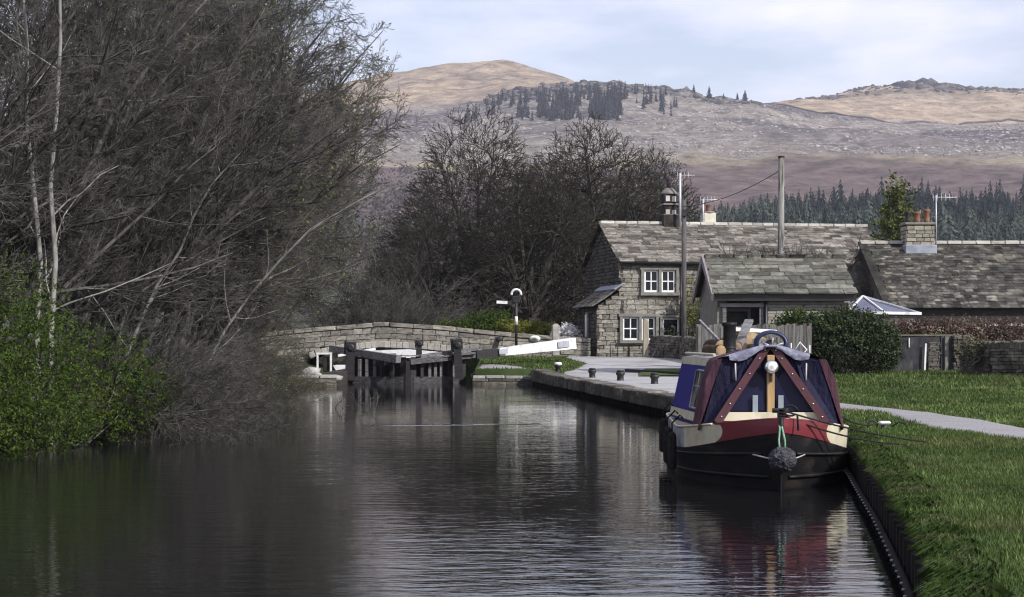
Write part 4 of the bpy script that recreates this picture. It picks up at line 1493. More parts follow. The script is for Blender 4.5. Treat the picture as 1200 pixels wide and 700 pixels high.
pieces('ridge_stone', oroof, its, m_slate_dk)
MB().lathe([(.02, -.1), (.12, -.06), (.14, 0), (.1, .12), (.05, .14)], (.1, -.05, .72), 10).build('wall_lamp', m_iron, ob)

# ---- house with the dark roof on the right
HY = 66.0
hx0 = P(1040, 0, HY)[0]
hs = thing('house', 'house with broad dark mottled slate roof beyond the brown hedge', 'house', (hx0, HY, .55), R(1.0))
HL, HD, HE, HR = 16.0, 9.2, 2.38, 5.12
MB().prism([(.0, .2, -.5), (0, HD, -.5), (0, HD, HE), (0, .2, HE)], (1, 0, 0), HL).build('wall', mat('cream_wall', (.42, .38, .34), (.5, .46, .42), 3, .9), hs)
MB().box((HL / 2, .1, HE - .25), (HL, .2, .5)).build('fascia', mat('brown_black_fascia', (.015, .012, .012), (.03, .025, .024), 3, .6), hs)
MB().box((HL / 2 + 1.8, .15, HE - .62), (HL - 4, .12, .1)).build('white_trim', m_white, hs)
hp = math.atan2(HR - HE, HD / 2 + .25)
av = Vector((0, math.cos(hp), math.sin(hp))); an = Vector((0, -math.sin(hp), math.cos(hp)))
hl0 = P(1004, 285, HY + HD / 2)[0] - hx0
hroof = MB().add([(.0, -.2, HE), (HL, -.2, HE), (HL, HD / 2, HR), (hl0 + .25, HD / 2, HR), (HL, HD + .2, HE), (.0, HD + .2, HE)], [(0, 1, 2, 3), (3, 2, 4, 5)]).build('roof', m_slate_dk, hs)
hsl = (HD / 2 + .2) / math.cos(hp)
its = slate_items((-2.0, -.22, HE + .01), (1, 0, 0), av, an, 13.5, hsl, .235, .26, .44, rg, .032,
                  keep=lambda u, v: u - 2.0 > (hl0 + .25) * (v / hsl) + .1)
its.sort(key=lambda q: q[0].x)
pieces('slate', hroof, its, m_slate_dk, 'slate', rest_name='slates')
its = [(Vector((x + .3, HD / 2, HR + .07)), Vector((1, 0, 0)), Vector((0, 1, 0)), Vector((0, 0, 1)), (.58, .3, .14)) for x in np.arange(hl0 + .2, HL - .5, .6)]
pieces('ridge_stone', hroof, its, MATS['pale_ridge'])
# gable end covered with ivy twigs
gv = [(-.02, -.15, HE - 1.9), (-.02, -.15, HE - .02), (hl0 + .25, HD / 2, HR - .05), (hl0 + .22, HD + .1, HE), (hl0 + .1, HD + .1, HE - 1.9), (hl0 - .55, HD / 2, HE - 1.9)]
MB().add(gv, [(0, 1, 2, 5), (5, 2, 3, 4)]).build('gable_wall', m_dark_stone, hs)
MB().beam((.02, -.2, HE + .03), (hl0 + .3, HD / 2, HR + .06), .34, .07).build('verge', m_slate_dk, hs)
# chimney with three pots
kx = P(1076, 0, HY + HD / 2)[0] - hx0
ky = HD / 2 - .25
m_hch = mat('chimney_blocks', (.20, .185, .15), (.36, .33, .27), 3, .9, .4, 20, .15, var=.3)
chm = MB().box((kx, ky, HR + .16), (1.12, .9, 1.2)).build('chimney', m_mortar_dk, hs)
its = wall_items(courses(-.58, .58, -.1, .72, .165, .25, .5, rg), (kx, ky - .44, HR), (1, 0, 0), (0, 0, 1), (0, -1, 0), .05, .1, .02, rg)
its += wall_items(courses(-.46, .46, -.1, .72, .165, .25, .5, rg), (kx - .55, ky, HR), (0, -1, 0), (0, 0, 1), (-1, 0, 0), .05, .1, .02, rg)
pieces('block', chm, its, m_hch)
MB().box((kx, ky, HR + .80), (1.28, 1.05, .1), 0, .02).build('cap', m_surround, chm)
MB().box((kx, ky - .1, HR - .26), (1.3, 1.0, .38), 0, .03).build('lead_flashing', m_lead, chm)
for dx, r_, h_, mm in ((-.4, .12, .42, MATS['sooty_pot']), (-.02, .15, .4, m_pot), (.38, .13, .5, m_pot)):
    MB().lathe([(r_, HR + .84), (r_ * .9, HR + 1.0), (r_ * .85, HR + .8 + h_), (r_ * 1.15, HR + .84 + h_), (r_ * 1.1, HR + .92 + h_), (r_ * .6, HR + .92 + h_)], (kx + dx, ky, 0), 12).build('pot', mm, chm)
aerial('T-shaped aerial above the three-potted chimney of the right house', 1097, 229, 290, 70.5, 5, .025, 1)
# glazed conservatory roof
cv = thing('conservatory', 'white-framed glass conservatory roof beside the dark-roofed house', 'conservatory', (P(1040, 0, 62.9)[0], 62.9, .6))
ap = Vector((-.70, 1.0, 2.72)); c0 = [Vector((-1.5, -.2, 2.12)), Vector((-.2, -.5, 2.10)), Vector((1.15, -.3, 2.08)), Vector((1.2, 2.2, 2.12)), Vector((-1.5, 2.2, 2.12))]
MB().prism([(-1.45, -.15, -.3), (.95, -.2, -.3), (1.05, 2.1, -.3), (-1.45, 2.1, -.3)], (0, 0, 1), 2.2).build('base_wall', MATS['cream_wall'], cv)
m_cglass = mat('conservatory_glass', (.05, .055, .10), (.07, .078, .13), 2, .08, 0, None, .6)
for i in range(5):
    MB().add([c0[i], c0[(i + 1) % 5], ap], [(0, 1, 2)]).build('glass_panel', m_cglass, cv)
    MB().beam(c0[i] + Vector((0, 0, .02)), ap + Vector((0, 0, .04)), .05, .05).build('rafter', m_white, cv)
    MB().beam(c0[i], c0[(i + 1) % 5], .08, .10).build('eaves_bar', m_white, cv)

# ---- barn with blue slate roof far behind the hedge
bn = thing('far_barn', 'barn with blue-purple slate roof half hidden behind the big bare trees', 'barn', (P(640, 0, 108)[0], 108, .6))
MB().prism([(-3.5, .2, -.5), (6, .2, -.5), (6, .2, 2.7), (-3.5, .2, 2.7)], (0, 1, 0), 7).build('wall', m_stone_dk, bn)
MB().prism([(-3.8, -.1, 3.0), (-3.8, 3.7, 4.9), (-3.8, 7.5, 3.0), (-3.8, 3.7, 4.75)], (1, 0, 0), 10).build('roof', mat('blue_slate', (.10, .10, .15), (.15, .15, .21), 3, .7, .2, 12), bn)

# ---- poles
m_pole = mat('pole_timber', (.12, .115, .112), (.30, .29, .28), 5, 1.0, .8, 14, .03, stretch=(5, 5, .45), c3=(.05, .052, .04), s3=1.6, f3=.55, gap=(.3, .62))
x, y, zt = P(915, 183, 57)
t = thing('telegraph_pole', 'tall pale timber telegraph pole rising before the outbuilding roof', 'pole', (x, 62.5, .8))
k = 62.5 / 57
x = (915 - 600) * 62.5 / FPX; zt = CAM_H + (HZ - 183) * 62.5 / FPX
t.location = (x, 62.5, .8)
MB().tube([(0, 0, -.3), (0, 0, 3), (.02, 0, zt - .85)], [.135, .12, .11], 12).build('post', m_pole, t)
MB().tube([(.02, 0, zt - .85), (.02, 0, zt - .8)], [.135, .12], 12).build('cap', m_gutter, t)
for i in range(7):
    MB().tube([(-.12 * (-1) ** i, 0, 3.2 + i * .35), (-.26 * (-1) ** i, 0, 3.22 + i * .35)], .014, 5).build('step_bolt', m_iron, t)
x2 = (801.5 - 600) * 73 / FPX; zt2 = CAM_H + (HZ - 235) * 73 / FPX
t2 = thing('service_pole', 'shorter dark timber pole standing in front of the cottage wall', 'pole', (x2, 73, .85))
MB().tube([(0, 0, -.3), (0, 0, zt2 - .85)], [.11, .10], 12).build('post', mat('dark_pole_timber', (.06, .055, .055), (.13, .12, .12), 3, .9, .4, 14, .15, stretch=(4, 4, .5)), t2)
MB().box((.0, -.14, zt2 - 1.4), (.2, .08, .3), 0, .01).build('pole_plate', m_iron, t2)
pts = []
A = Vector((x, 62.5, CAM_H + (HZ - 199) * 62.5 / FPX)); B = Vector((x2, 73, zt2 - .25))
for i in range(25):
    u = i / 24; q = A.lerp(B, u); q.z -= .55 * 4 * u * (1 - u) * .5; pts.append(q)
o = MB().tube(pts, .017, 4).build('overhead_wire', m_iron, None, recentre=True)
set_props(o, 'thin black wire sagging between the two timber poles', 'wire')

# ---- finger post
fp = P(605, 405, 72)
t = thing('finger_post', 'black and white finger post with ring top behind the lock', 'signpost', (fp[0], 72, fp[2] - .2))
H = (405 - 340) * 72 / FPX + .2
MB().tube([(0, 0, 0), (0, 0, H * .9)], .06, 10).build('post', m_iron, t)
MB().tube([(0, 0, H * .42), (0, 0, H * .56)], .066, 10).build('white_band', m_white, t)
mb = MB(); mb.tube([(.2 * math.cos(a), 0, H * .93 + .2 * math.sin(a)) for a in np.linspace(-.2, math.pi + .2, 14)], .055, 6); mb.build('ring', m_white, t)
MB().box((0, 0, H * .84), (.34, .14, .3), 0, .03).build('finger_boss', m_iron, t)
f = MB().box((-.48, 0, H * .79), (.75, .05, .17), 0, .01, .05).build('finger', m_iron, t)
MB().box((-.60, -.03, H * .795), (.46, .012, .12), 0, 0, .05).build('finger_face', m_white, f)

# ---- dry-stone wall, fence, railings in front of the cottage
def rough_wall(name, lab, pts, h, th, m, cat='wall', seed=1, top=True):
    """random rubble wall along ground points (x,y,z)"""
    c = np.mean(np.array(pts), 0)
    t = thing(name, lab, cat, tuple(c))
    rg = np.random.default_rng(seed)
    mb = MB(); its = []
    for a, b in zip(pts[:-1], pts[1:]):
        A = Vector(a); B = Vector(b); d = (B - A); Ln = Vector((d.x, d.y, 0)).length; d = Vector((d.x, d.y, 0)).normalized(); n = Vector((d.y, -d.x, 0))
        if n.dot(Vector((-A.x, -A.y, 0))) < 0: n = -n
        hx = n * (th / 2 - .04)
        zb0, zb1 = A.z - .3, B.z - .3
        mb.hexa([A + hx + Vector((0, 0, -.3)), B + hx + Vector((0, 0, -.3)), B - hx + Vector((0, 0, -.3)), A - hx + Vector((0, 0, -.3)),
                 A + hx + Vector((0, 0, h - .04)), B + hx + Vector((0, 0, h - .04)), B - hx + Vector((0, 0, h - .04)), A - hx + Vector((0, 0, h - .04))])
        sl = (B.z - A.z) / Ln
        for (u0, u1, v0, v1) in courses(0, Ln, -.1, h - .1, .11, .14, .36, rg, .3):
            um_ = (u0 + u1) / 2
            ct = A + d * um_ + n * (th / 2 - .05 + rg.uniform(0, .05)) + Vector((0, 0, sl * um_ + (v0 + v1) / 2))
            r_ = rg.uniform(-.1, .1)
            its.append((ct, (d + Vector((0, 0, r_))).normalized(), (Vector((0, 0, 1)) - d * r_).normalized(), n, (u1 - u0 - .015, v1 - v0 - .012, .13)))
        if top:
            u = 0
            while u < Ln:
                l = rg.uniform(.1, .2)
                ct = A + d * (u + l / 2) + Vector((0, 0, sl * u + h - .02 + rg.uniform(0, .06)))
                r_ = rg.uniform(-.15, .15)
                its.append((ct, (d + Vector((0, 0, r_))).normalized(), (Vector((0, 0, 1)) - d * r_).normalized(), n, (l, .24, th * rg.uniform(.8, 1.1))))
                u += l
    mb.build('core', m_mortar_dk, t, world=True)
    its = [(Vector(to_local([q[0]], t)[0]),) + q[1:] for q in its]
    pieces('stones', t, its, m, limit=0, rest_name='stones')
    return t


a = ghit(766, 419.5); b = ghit(800, 420.5); c = ghit(846, 428)
rough_wall('garden_wall', 'dark dry-stone wall sloping past the cottage front towards the outbuilding', [a, (b[0], b[1], b[2]), (c[0], c[1] - 1, c[2])], .86, .45, m_stone_dk, seed=3)


def fence(lab, p0, p1, h, n, seed):
    t = thing('plank_fence', lab, 'fence', p0)
    rg = np.random.default_rng(seed)
    A = Vector((0, 0, 0)); B = Vector(p1) - Vector(p0)
    d = B.normalized()
    mw = mat('silvered_fence_board', (.10, .095, .09), (.20, .19, .18), 4, .9, .4, 20, .1, var=.3, stretch=(6, 6, .6))
    for z in (.3, h - .25):
        MB().beam(A + Vector((0, .06, z)), B + Vector((0, .06, z)), .06, .08).build('rail', mw, t)
    wd = B.length / n
    me = None
    for i in range(n):
        o = MB().box((0, 0, h / 2), (wd - .012, .025, h), 0, .004).build('board', mw, t) if me is None else link('board', me, t)
        me = o.data
        o.location = A + d * (wd * (i + .5)) + Vector((0, rg.uniform(-.01, .01), rg.uniform(-.05, .03)))
        o.rotation_euler = (0, rg.uniform(-.015, .015), math.atan2(d.y, d.x))
    for i in range(0, n + 1, 6):
        MB().box(tuple(A + d * (wd * i) + Vector((0, .12, h / 2))), (.1, .1, h + .06), 0, .01).build('post', mw, t)


p0 = P(818, 0, 55.6); p1 = P(950, 0, 55.2)
fence('silvered upright-board fence between the boat roof and the outbuilding', (p0[0], 55.6, .68), (p1[0], 55.2, .7), 1.52, 30, 5)
# railing, timber post, leaning hurdle
p0 = ghit(709, 418.3); p1 = ghit(752, 418.3)
t = thing('iron_railing', 'low black iron railing against the cottage wall', 'railing', (p0[0], p0[1] - .7, p0[2]))
Lr = p1[0] - p0[0]
for zz in (.55, .28):
    MB().tube([(.12, 0, zz), (Lr, .1, zz)], .018, 6).build('rail', m_iron, t)
for u in (.12, .32, .62, 1.0):
    MB().tube([(u * Lr, .1 * u, -.1), (u * Lr, .1 * u, .62)], .024 if u != .62 else .05, 6).build('upright', m_iron, t)
p0 = ghit(755, 419)
t = MB().box((0, 0, .78), (.26, .2, 1.7), 0, .03).box((0, 0, 1.66), (.18, .15, .1), 0, .03).build('timber_post', mat('pale_post', (.26, .23, .18), (.36, .32, .25), 4, .9, .4, 14, stretch=(4, 4, .5)))
t.location = (p0[0], p0[1] - .9, p0[2])
set_props(t, 'stout pale post standing before the lower cottage window', 'post')
p0 = ghit(762, 419.5)
t = thing('timber_hurdle', 'old timber hurdle leaning by the end of the dry-stone wall', 'hurdle', (p0[0], p0[1] - .6, p0[2]))
MB().beam((0, 0, 0), (.5, 0, .85), .06, .07).build('rail', m_wood_gr, t)
MB().beam((.32, .05, 0), (.85, .05, .75), .07, .09).build('rail', m_wood_gr, t)
for i in range(4):
    MB().beam((.1 + i * .1, .02, .12 + i * .17), (.45 + i * .1, .03, .12 + i * .17), .04, .05).build('bar', m_wood_gr, t)

# ---- slab enclosure, stone stub and rough wall at the right
e0 = ghit(1040, 437); ey = e0[1]
ez = e0[2]
ex = lambda px, y=ey: (px - 600) * y / FPX
t = thing('slab_bunker', 'dark slab-walled coal bunker with stone stub walls on the lawn', 'bunker', (ex(1040), ey, ez - .05))
hB = (436 - 391) * ey / FPX
m_slab = mat('dark_slab', (.030, .030, .036), (.062, .06, .066), 2.5, .9, .4, 16, .15, c3=(.09, .088, .09), s3=2, f3=.62, stretch=(2, 2, .8))
wx = ex(1128) - ex(1040)
sx = ex(1112) - ex(1040)
MB().prism([(-.1, 0, -.2), (ex(1085) - ex(1040), -.05, -.2), (ex(1085) - ex(1040), -.05, hB - .02), (.16, 0, hB)], (0, 1, 0), .16).build('slab', m_slab, t)
MB().box((sx - .05, -.02, hB / 2 - .1), (.5, .16, hB + .14), 0, .01).build('slab', m_slab, t)
MB().box((.1 + sx / 2, .08, hB + .01), (sx + .1, .3, .06), .0, .02).build('slab_top', mat('mossy_top', (.09, .09, .06), (.15, .15, .1), 4, .95), t)
MB().prism([(.1, 1.0, -.2), (sx, 1.0, -.2), (sx, 1.0, hB - .05), (.1, 1.0, hB - .05)], (0, 1, 0), .15).build('slab', m_slab, t)
rg = np.random.default_rng(9)
a0, a1 = ex(1087) - ex(1040), ex(1106) - ex(1040)
its = wall_items(courses(a0, a1, -.1, hB * .84, .07, .12, .4, rg, .45), (0, .0, 0), (1, 0, 0), (0, 0, 1), (0, -1, 0), .1, .2, .015, rg)
pieces('stone', t, its, m_stone_dk)
a0, a1 = ex(1114) - ex(1040), ex(1133) - ex(1040)
its = wall_items(courses(a0, a1, -.15, hB * 1.02, .10, .12, .34, rg, .45), (0, -.25, 0), (1, 0, 0), (0, 0, 1), (0, -1, 0), .16, .5, .015, rg)
pieces('stub_stone', t, its, m_stone_dk)
MB().box((ex(1083) - ex(1040), -.16, hB * .43), (.055, .03, hB * .74), 0, 0, .04).build('white_strip', m_white, t)
MB().box((ex(1108) - ex(1040), -.13, hB / 2 - .05), (.13, .10, hB + .05), 0, .015).build('end_slab', m_surround, t)
MB().box((ex(1065) - ex(1040), -.06, hB * .82), (.035, .03, .32)).build('white_strip', m_white, t)
a, b, c = [((p - 600) * y / FPX, y, float(gz((p - 600) * y / FPX, y)) - .03) for p, y in ((1134, 53.6), (1168, 51.6), (1250, 49.4))]
rough_wall('rubble_wall', 'overgrown rubble wall leaving the right edge beyond the lawn', [a, b, c], .95, .5, m_stone_dk, seed=8)

# ------------------------------------------------------------------ the narrowboat
BA = R(-3.0)
BO = (3.09, 19.6, 0.0)
boat = thing('narrowboat', 'moored black-hulled narrowboat with maroon and navy cratch cover at the bow', 'narrowboat', BO, BA)
m_hull = mat('bitumen_black', (.005, .005, .006), (.013, .012, .013), 2.5, .5, .15, 9, .22, stretch=(1, 1, 2.5), c3=(.030, .025, .021), s3=2.2, f3=.60)
m_red = mat('signal_red_paint', (.15, .022, .032), (.205, .034, .044), 2, .35, .05, 8, .5, c3=(.12, .03, .035), s3=4, f3=.58)
m_cream = mat('cream_paint', (.52, .47, .34), (.64, .59, .44), 2.5, .4, .05, 8, .45, c3=(.36, .31, .22), s3=4, f3=.61)
m_blue = mat('royal_blue_paint', (.022, .016, .17), (.03, .022, .21), 2, .5, .03, 8, .2)
m_gpaint = mat('grey_side_paint', (.22, .22, .24), (.36, .36, .38), 5, .6, .1, 12, .3, c3=(.1, .1, .1), s3=4, f3=.6)
m_maroon = mat('maroon_canvas', (.042, .015, .027), (.082, .031, .046), 2.2, .75, 1.0, 4, .25, bdist=.08, stretch=(1.5, 1.5, .5))
m_maroon_w = mat('maroon_timber', (.060, .018, .024), (.085, .027, .033), 3, .5, .2, 12, .4)
m_navy = mat('navy_canvas', (.004, .0038, .019), (.008, .0075, .034), 2, .7, 1.0, 4, .22, bdist=.08, stretch=(1.5, 1.5, .6))
m_film = mat('clear_plastic_window', (.005, .0048, .026), (.010, .009, .042), 1.5, .4, .15, 2.5, .25, bdist=.05)
m_silver = mat('silver_rolled_cover', (.11, .11, .17), (.30, .305, .38), 3.5, .45, .7, 6, .4, bdist=.05, c3=(.18, .18, .24), s3=4, f3=.60)
m_oak = mat('varnished_oak', (.34, .21, .09), (.48, .32, .16), 3, .5, .2, 10, .4, stretch=(5, 5, .7))
m_roofp = mat('grey_cabin_roof', (.20, .20, .22), (.30, .30, .32), 4, .6, .1, 20)
m_chrome = mat('chrome', (.75, .75, .76), (.8, .8, .8), 3, .18, 0, None, .5, metal=.9)
m_lamp = mat('lamp_glass', (.72, .73, .75), (.85, .86, .88), 8, .1, .2, 20, .6)
m_rope = mat('black_rope', (.012, .012, .013), (.03, .029, .03), 30, .9, .6, 60, .1)
m_ropeball = mat('dark_grey_rope', (.035, .034, .042), (.085, .083, .095), 14, .95, .8, 30, .1)
m_ropegreen = mat('green_rope', (.10, .24, .15), (.3, .42, .33), 18, .9, .4, 40, .1)

BLEN = 6.9


def hw(t, z):
    """half width of the hull at distance t aft of the stem, height z"""
    rake = .30 * max(0.0, (.75 - z)) ** 1.2
    s = max(0.0, t - rake) / 2.5
    f = math.sin(min(s, 1) * math.pi / 2) ** .72 if s > 0 else 0.0
    flare = 1.0 - .07 * (1 - min(s, 1)) * max(0, (.8 - z))
    st = 1.0
    if t > BLEN - 1.2:
        q = (t - (BLEN - 1.2)) / 1.2
        st = math.sqrt(max(0.0, 1 - q ** 2.4)) * .999 + .001
    tum = 1.0 if z > .35 else 1.0 - .03 * (.35 - z)
    return max(.012, 1.09 * f * flare * st * tum)


def zg(t):
    return .63 + .21 * (1 - min(t / 2.4, 1)) ** 1.5


def zb(t):
    """lower edge of the painted band"""
    return zg(t) - (.26 - .10 * (1 - min(t / 1.9, 1)) ** 1.3)


TS = np.concatenate([np.linspace(0, .12, 7)[:-1], np.linspace(.12, 2.8, 26), np.linspace(3.2, BLEN - 1.2, 8), np.linspace(BLEN - 1.1, BLEN, 12)])


def skin(f_lo, f_hi, ts, nz=7, off=0.0):
    """both sides as one strip: left side reversed + right side"""
    rows = []
    for k in range(nz):
        v = k / (nz - 1)
        L_ = []; R_ = []
        for t in ts:
            z = f_lo(t) * (1 - v) + f_hi(t) * v
            w = hw(t, z) + off
            L_.append((-w, t, z)); R_.append((w, t, z))
        rows.append(L_[::-1] + R_)
    return rows


mb = MB().grid(skin(lambda t: -.5, zb, TS, 12), True)
hull = mb.build('hull', m_hull, boat)
band = MB().grid(skin(zb, zg, np.append(TS[TS < 1.9], 1.9), 5), True).build('cream_band', m_cream, boat)
sideband = MB().grid(skin(zb, zg, np.concatenate([[1.9], TS[TS > 1.92]]), 4), True).build('side_band', m_gpaint, boat)
# red bow flash, 6 mm proud, with rounded after ends
rows = []
for k in range(13):
    v = k / 12
    te = 1.02 - .26 * math.sqrt(max(0.0, 1 - ((v - .62) / .64) ** 2))
    L_ = []; R_ = []
    for u in np.linspace(0, 1, 16) ** 1.6:
        t = u * te
        z = zb(t) * (1 - v) + zg(t) * v
        w = hw(t, z) + .008
        L_.append((-w, t - .006, z)); R_.append((w, t - .006, z))
    rows.append(L_[::-1] + R_)
red = MB().grid(rows, True).build('bow_flash', m_red, boat)
red['label'] = 'red painted flash round the bow'
# stem bar and cap rail
MB().tube([(0, .34, -.5), (0, .26, -.2), (0, .12, .3), (0, .0, .66), (0, -.015, zg(0) + .02)], [.03, .03, .028, .028, .03], 8).build('stem_bar', m_hull, boat)
for s in (-1, 1):
    MB().tube([(s * hw(t, zg(t)), t, zg(t) + .003) for t in np.linspace(0, .9, 14)], .014, 6).build('gunwale', m_red, boat)
    MB().tube([(s * hw(t, zg(t)), t, zg(t) + .003) for t in TS[TS > .88]], .014, 6).build('gunwale', m_cream, boat)
    for z0, z1, r_ in ((.44, .30, .02), (.16, .10, .022)):
        pts = []
        for t in TS[(TS > .12) & (TS < 6.6)]:
            z = z1 + (z0 - z1) * (1 - min(t / 2.6, 1)) ** 1.5
            pts.append((s * (hw(t, z) + .006), t, z))
        MB().tube(pts, r_, 6).build('rubbing_strake', m_hull, boat)
# decks
rows = [[(-hw(t, zg(t)) * .985, t, zg(t) - .015), (0, t, zg(t) + .012), (hw(t, zg(t)) * .985, t, zg(t) - .015)] for t in TS]
MB().grid(rows, False).build('deck', mat('deck_paint', (.22, .19, .15), (.3, .26, .21), 4, .7, .2, 20), boat)
# cabin
def cab(t):
    u = min(max((t - 2.35) / 2.7, 0), 1)
    return .79 + .28 * u, .645 + .235 * u
ZC0, ZC1 = .67, 1.50
CT = np.linspace(2.35, 5.05, 14)
rows = []
for t in CT:
    b, a = cab(t)
    rows.append([(-b, t, ZC0 - .03), (-a, t, ZC1), (-a * .55, t, ZC1 + .05), (0, t, ZC1 + .075), (a * .55, t, ZC1 + .05), (a, t, ZC1), (b, t, ZC0 - .03)])
mb = MB(); mb.grid([[r[0], r[1]] for r in rows], True); mb.grid([[r[5], r[6]] for r in rows], True)
cabin = mb.build('cabin_side', m_blue, boat)
mb = MB(); mb.grid([r[1:6] for r in rows], True)
mb.build('cabin_roof', m_roofp, boat)
MB().add(rows[0], [tuple(range(7))]).build('bulkhead', m_cream, boat); MB().add(rows[-1], [tuple(range(7))[::-1]]).build('bulkhead', m_blue, boat)


def cab_pt(s, t, v, off=.006):
    b, a = cab(t)
    n = Vector((s * (ZC1 - ZC0), 0, (b - a))).normalized()
    return Vector((s * (b + (a - b) * v), t, ZC0 + (ZC1 - ZC0) * v)) + n * off


for s in (-1, 1):
    for v0, v1 in ((.0, .14), (.88, 1.0)):
        MB().grid([[cab_pt(s, t, v0), cab_pt(s, t, v1)] for t in CT], True).build('cream_line', m_cream, boat)
    MB().tube([cab_pt(s, t, 1.0, .0) + Vector((-s * .04, 0, .05)) for t in CT], .022, 6).build('hand_rail', m_cream, boat)
    for t0, t1 in ((2.58, 3.35), ):
        ts = np.linspace(t0, t1, 5)
        wn = MB().grid([[cab_pt(s, t, .2, .012), cab_pt(s, t, .8, .012)] for t in ts], True).build('window', m_pane, boat)
        fr = MB()
        fr.tube([cab_pt(s, t, .2, .014) for t in ts] + [cab_pt(s, t, .8, .014) for t in ts[::-1]] + [cab_pt(s, t0, .2, .014)], .016, 5)
        fr.tube([cab_pt(s, (t0 + t1) / 2, .2, .016), cab_pt(s, (t0 + t1) / 2, .8, .016)], .01, 5)
        fr.tube([cab_pt(s, t0, .55, .016), cab_pt(s, t1, .55, .016)], .01, 5)
        fr.build('window_frame', mat('window_alloy', (.25, .25, .28), (.35, .35, .38), 4, .4, 0, None, .5, metal=.4), wn)
    MB().grid([[cab_pt(s, t, v, .004 + .01) for v in (0, .5, 1)] for t in (2.34, 2.42)], True).build('corner_strip', MATS['window_alloy'], boat)
# stern end: cream panel and rear deck rail
MB().tube([(-.7, 5.9, 1.15), (-.6, 6.4, 1.15), (0, 6.65, 1.15), (.6, 6.4, 1.15), (.7, 5.9, 1.15)], .02, 6).build('stern_rail', m_iron, boat)
for xx, yy in ((-.7, 5.9), (.7, 5.9), (0, 6.65)):
    MB().tube([(xx, yy, .64), (xx, yy, 1.15)], .018, 6).build('rail_post', m_iron, boat)

# ---- cratch cover
T0 = 1.22; T1 = 2.40


def cover_sec(t):
    u = (t - T0) / (T1 - T0)
    b = .87 + .02 * u; sh = .67 + .02 * u
    zs = 1.505 - .01 * u; za = 1.68 - .03 * u
    sag = .02 * math.sin(math.pi * u)
    return b, sh, zs - sag, za - sag * .5


def cover_side(s):
    rows = []
    for t in np.linspace(T0, T1, 9):
        b, sh, zs, za = cover_sec(t)
        w = .012 * math.sin(t * 17)
        zl = zg(t) - .05
        rows.append([(s * (b + .01), t, zl), (s * (b - .045 + w), t, zl + (zs - zl) * .33), (s * (b - .115 - w), t, zl + (zs - zl) * .7), (s * (sh + .012), t, zs - .04), (s * (sh - .03), t, zs + .012),
                     (s * sh * .72, t, zs + (za - zs) * .42), (s * sh * .36, t, zs + (za - zs) * .80), (0, t, za)])
    return rows


cov = MB()
for s in (-1, 1): cov.grid(cover_side(s), True)
cover = cov.build('cratch_cover', m_maroon, boat)
cover['label'] = 'maroon canvas cover over the bow well'
# the front: navy canvas with clear windows behind the A-shaped frame
b, sh, zs, za = cover_sec(T0)
zbase = .80
front_poly = [(-.80, T0 + .01, zbase - .05), (-.66, T0 + .03, zs - .02), (0, T0 + .06, za - .03), (.66, T0 + .03, zs - .02), (.80, T0 + .01, zbase - .05)]
MB().prism(front_poly, (0, 1, 0), .02).build('cratch_front', m_navy, boat)
for s in (-1, 1):
    # side wing of navy canvas drawn forward and down to the gunwale, maroon flap edging it
    MB().add([(s * .60, T0 + .0, zs - .03), (s * .30, T0 + .02, zs + .02), (s * .40, T0 - .06, 1.12), (s * .62, T0 - .12, zg(1.1) + .03), (s * .83, T0 - .02, zg(1.2) - .02)],
             [(0, 1, 2, 3, 4)]).build('canvas_wing', m_navy, boat)
    MB().add([(s * (sh + .01), T0 - .012, zs - .005), (s * .585, T0 - .012, zs + .012), (s * .72, T0 - .02, 1.12), (s * .86, T0 - .035, zg(1.2) - .01), (s * (b + .022), T0 - .02, zg(1.2) - .06), (s * (b - .085), T0 - .012, 1.25)],
             [(0, 1, 2, 5), (5, 2, 3, 4)]).build('front_flap', m_maroon, boat)
    MB().prism([(s * .07, T0 + .0, .88), (s * .52, T0 - .02, .88), (s * .07, T0 + .04, 1.50)], (0, 1, 0), .012).build('cratch_window', m_film, boat)
    bar = MB().beam((s * .655, T0 - .16, .74), (s * .035, T0 + .02, 1.665), .035, .092, up=(1, 0, .5)).build('cratch_bar', m_maroon_w, boat)
    for u in (.08, .25, .44, .64, .84, .95):
        p = Vector((s * .655, T0 - .16, .74)).lerp(Vector((s * .035, T0 + .02, 1.665)), u)
        MB().lathe([(.0, -.012), (.011, -.01), (.011, .0)], (p.x, p.y - .018, p.z), 8, 'Y').build('stud', m_chrome, bar)
    # silver-grey flap hanging in folds from the front edge of the roof
    rows = []
    for u in np.linspace(0, 1, 15):
        ax_ = .05 + (.46 if s < 0 else .42) * u
        zr_ = zs + (za - zs) * (1 - (ax_ / sh) ** 1.25) + .004
        dr = float(np.interp(u, [0, .2, .42, .58, .8, 1], [.02, .045, .085, .115, .105, .06]))
        fold = .012 * math.sin(u * 21) + .006 * math.sin(u * 47)
        rows.append([(s * ax_ * .97, T0 + .07, zr_ + .012), (s * ax_, T0 - .03, zr_ + .004), (s * ax_, T0 - .055 - fold, zr_ - dr * .35),
                     (s * (ax_ - .008), T0 - .060 + fold, zr_ - dr * .7), (s * (ax_ - .012), T0 - .050 - fold, zr_ - dr)])
    MB().grid(rows, True).build('silver_flap', m_silver, boat)
    MB().tube([(s * .43, T0 - .03, 1.46), (s * .425, T0 - .035, 1.25)], .010, 5).build('flap_strap', MATS['pale_ridge'], boat)
MB().box((0, T0 - .03, za - .01), (.16, .1, .03), 0, .01).build('apex_cap', m_silver, boat)
